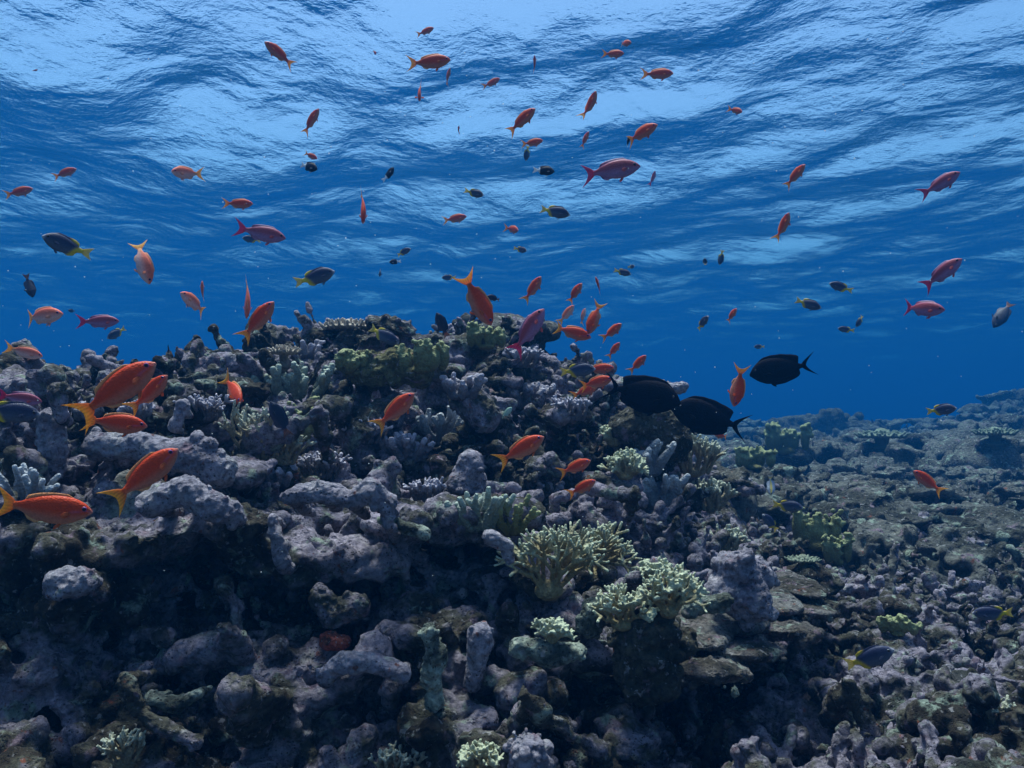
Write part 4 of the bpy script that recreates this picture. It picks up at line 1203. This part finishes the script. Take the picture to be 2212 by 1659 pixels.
fish('damsel', 1850, 706, 1865, 681, 'faint upright damselfish in the right hand pair', 20, d=3.0)
fish('damsel', 2063, 882, 2002, 889, 'yellow tailed damselfish over the distant skyline', 15, d=1.9)
fish('damsel', 1733, 1096, 1668, 1090, 'dark yellow edged damselfish over the olive coral', 8, d=1.8)
fish('damsel', 1648, 1112, 1682, 1148, 'deep blue damselfish in shadow left of the olive coral', 25, d=2.0)
fish('damsel', 1927, 1400, 1826, 1446, 'bright yellow and blue damselfish over lower rubble', 6, d=1.1)
fish('damsel', 2106, 1330, 2188, 1321, 'soft blue damselfish with orange tail over the rubble', 10, d=1.15)
fish('damsel', 234, 732, 271, 707, 'ghostly damselfish under the greyish purple anthias', 25, d=2.6)
fish('damsel', 524, 515, 563, 519, 'pale damselfish half hidden under the violet anthias', 12, d=2.6)
fish('damsel', 954, 600, 985, 599, 'faint blue damselfish left of the diving orange fish', 15, d=3.2)
fish('damsel', 1044, 692, 1011, 703, 'dim damselfish just above the crest', 15, d=2.1)
fish('damsel', 1136, 347, 1141, 315, 'upright damselfish with a yellow tail under the hovering anthias', 15, up=180, d=2.4)
# --- black and white damselfish
fish('bicolor', 685, 364, 648, 356, 'black damselfish with white tail below an orange anthias', 38, d=1.5)
fish('bicolor', 851, 362, 829, 393, 'black damselfish pointing up with a white tail', 20, d=1.9)
fish('bicolor', 1198, 371, 1150, 366, 'black damselfish with white tail left of the long purple fish', 5, d=1.5)
fish('bicolor', 841, 567, 866, 564, 'half black half white damselfish near a blue one', 20, d=2.4)
fish('bicolor', 1360, 295, 1352, 318, 'black damselfish peeping behind an orange tail', 45, d=1.75)
# --- dark fishes
fish('dusky', 70, 642, 56, 592, 'dark blue leaf shaped fish pointing down at far left', 20, up=0, d=1.9)
fish('dusky', 1052, 640, 1082, 648, 'dark fish hidden behind the diving orange anthias', 25, d=1.5)
fish('dusky', 943, 676, 968, 730, 'dark fish turning down onto the crest', 15, up=20, d=1.9)
fish('dusky', 585, 868, 624, 944, 'black fish with a rusty tail in the staghorn shade', 10, up=25, d=1.55)
fish('dusky', 2148, 706, 2184, 648, 'dim violet fish fading into the water at far right', 25, up=0, d=3.6)
fish('dusky', 820, 597, 823, 579, 'tiny dark upright fish above the crest', 55, d=3.4)
fish('dusky', 148, 671, 163, 672, 'tiny faint dark fish between two rosy anthias', 40, d=4.2)
fish('mint', 1106, 880, 1084, 903, 'pale mint green fish hovering before the shaded boulder', 20, d=1.6)
fish('striped', 1088, 708, 1088, 742, 'narrow yellow and white striped fish on the crest', 30, up='cam', d=1.9)
fish('striped', 1665, 1070, 1664, 1026, 'upright blue fish with an orange stripe over the rubble', 15, up=0, d=2.2)
# --- black surgeonfish
fish('surgeon', 1468, 872, 1300, 830, 'black surgeonfish with raised dorsal fin facing right', 8, up=88, d=1.55)
fish('surgeon', 1452, 882, 1616, 926, 'charcoal surgeonfish head down behind the first one', 6, up=66, d=1.68)
fish('surgeon', 1622, 810, 1760, 785, 'black surgeonfish swimming alone in open water', 5, up=86, d=1.75)

# drifting specks of plankton
def specks():
    r = np.random.default_rng(77); s = Soup()
    for _ in range(260):
        d = math.exp(r.uniform(math.log(.5), math.log(3.5))); u = r.uniform(-100, 2300); v = r.uniform(60, 1250)
        if hit(u, v)[1] < d + .05: continue
        s.ball(P(u, v, d)[:], r.uniform(.35, .95) * d / FPX * r.uniform(.6, 1.4, 3) + .0002, t=ICO1)
    v, f = s.arrays()
    t = NT('plankton'); b = t.n('BsdfPrincipled', Roughness=.6); b.inputs['Base Color'].default_value = (.75, .75, .7, 1)
    n = t.noise(t.n('TexCoord').outputs['Object'], 20, 2); c = t.ramp(n.outputs['Fac'], [(.3, (.5, .5, .45)), (.7, (.85, .85, .8))])
    t.l(c.outputs[0], b.inputs['Base Color']); t.l(b.outputs[0], t.out.inputs['Surface'])
    tag(link_mesh('plankton_specks', mesh_np('plankton_specks', v, f), t.m), kind='stuff')
specks()


# ------------------------------------------------------------------ the water itself
def haze():
    bm = bmesh.new()
    bmesh.ops.create_cube(bm, size=1.0)
    bmesh.ops.scale(bm, verts=bm.verts, vec=(186, 184, 9.0))
    bmesh.ops.translate(bm, verts=bm.verts, vec=(0, 66, .35))
    me = bpy.data.meshes.new('haze'); bm.to_mesh(me); bm.free()
    t = NT('sea_water')
    pv = t.n('VolumePrincipled', Density=.165)
    pv.inputs['Color'].default_value = (.0025, .038, .106, 1)
    pv.inputs['Absorption Color'].default_value = (.24, .46, .58, 1)
    pv.inputs['Anisotropy'].default_value = .3
    t.l(pv.outputs[0], t.out.inputs['Volume'])
    o = link_mesh('haze', me, t.m)
    tag(o, kind='stuff')
haze()
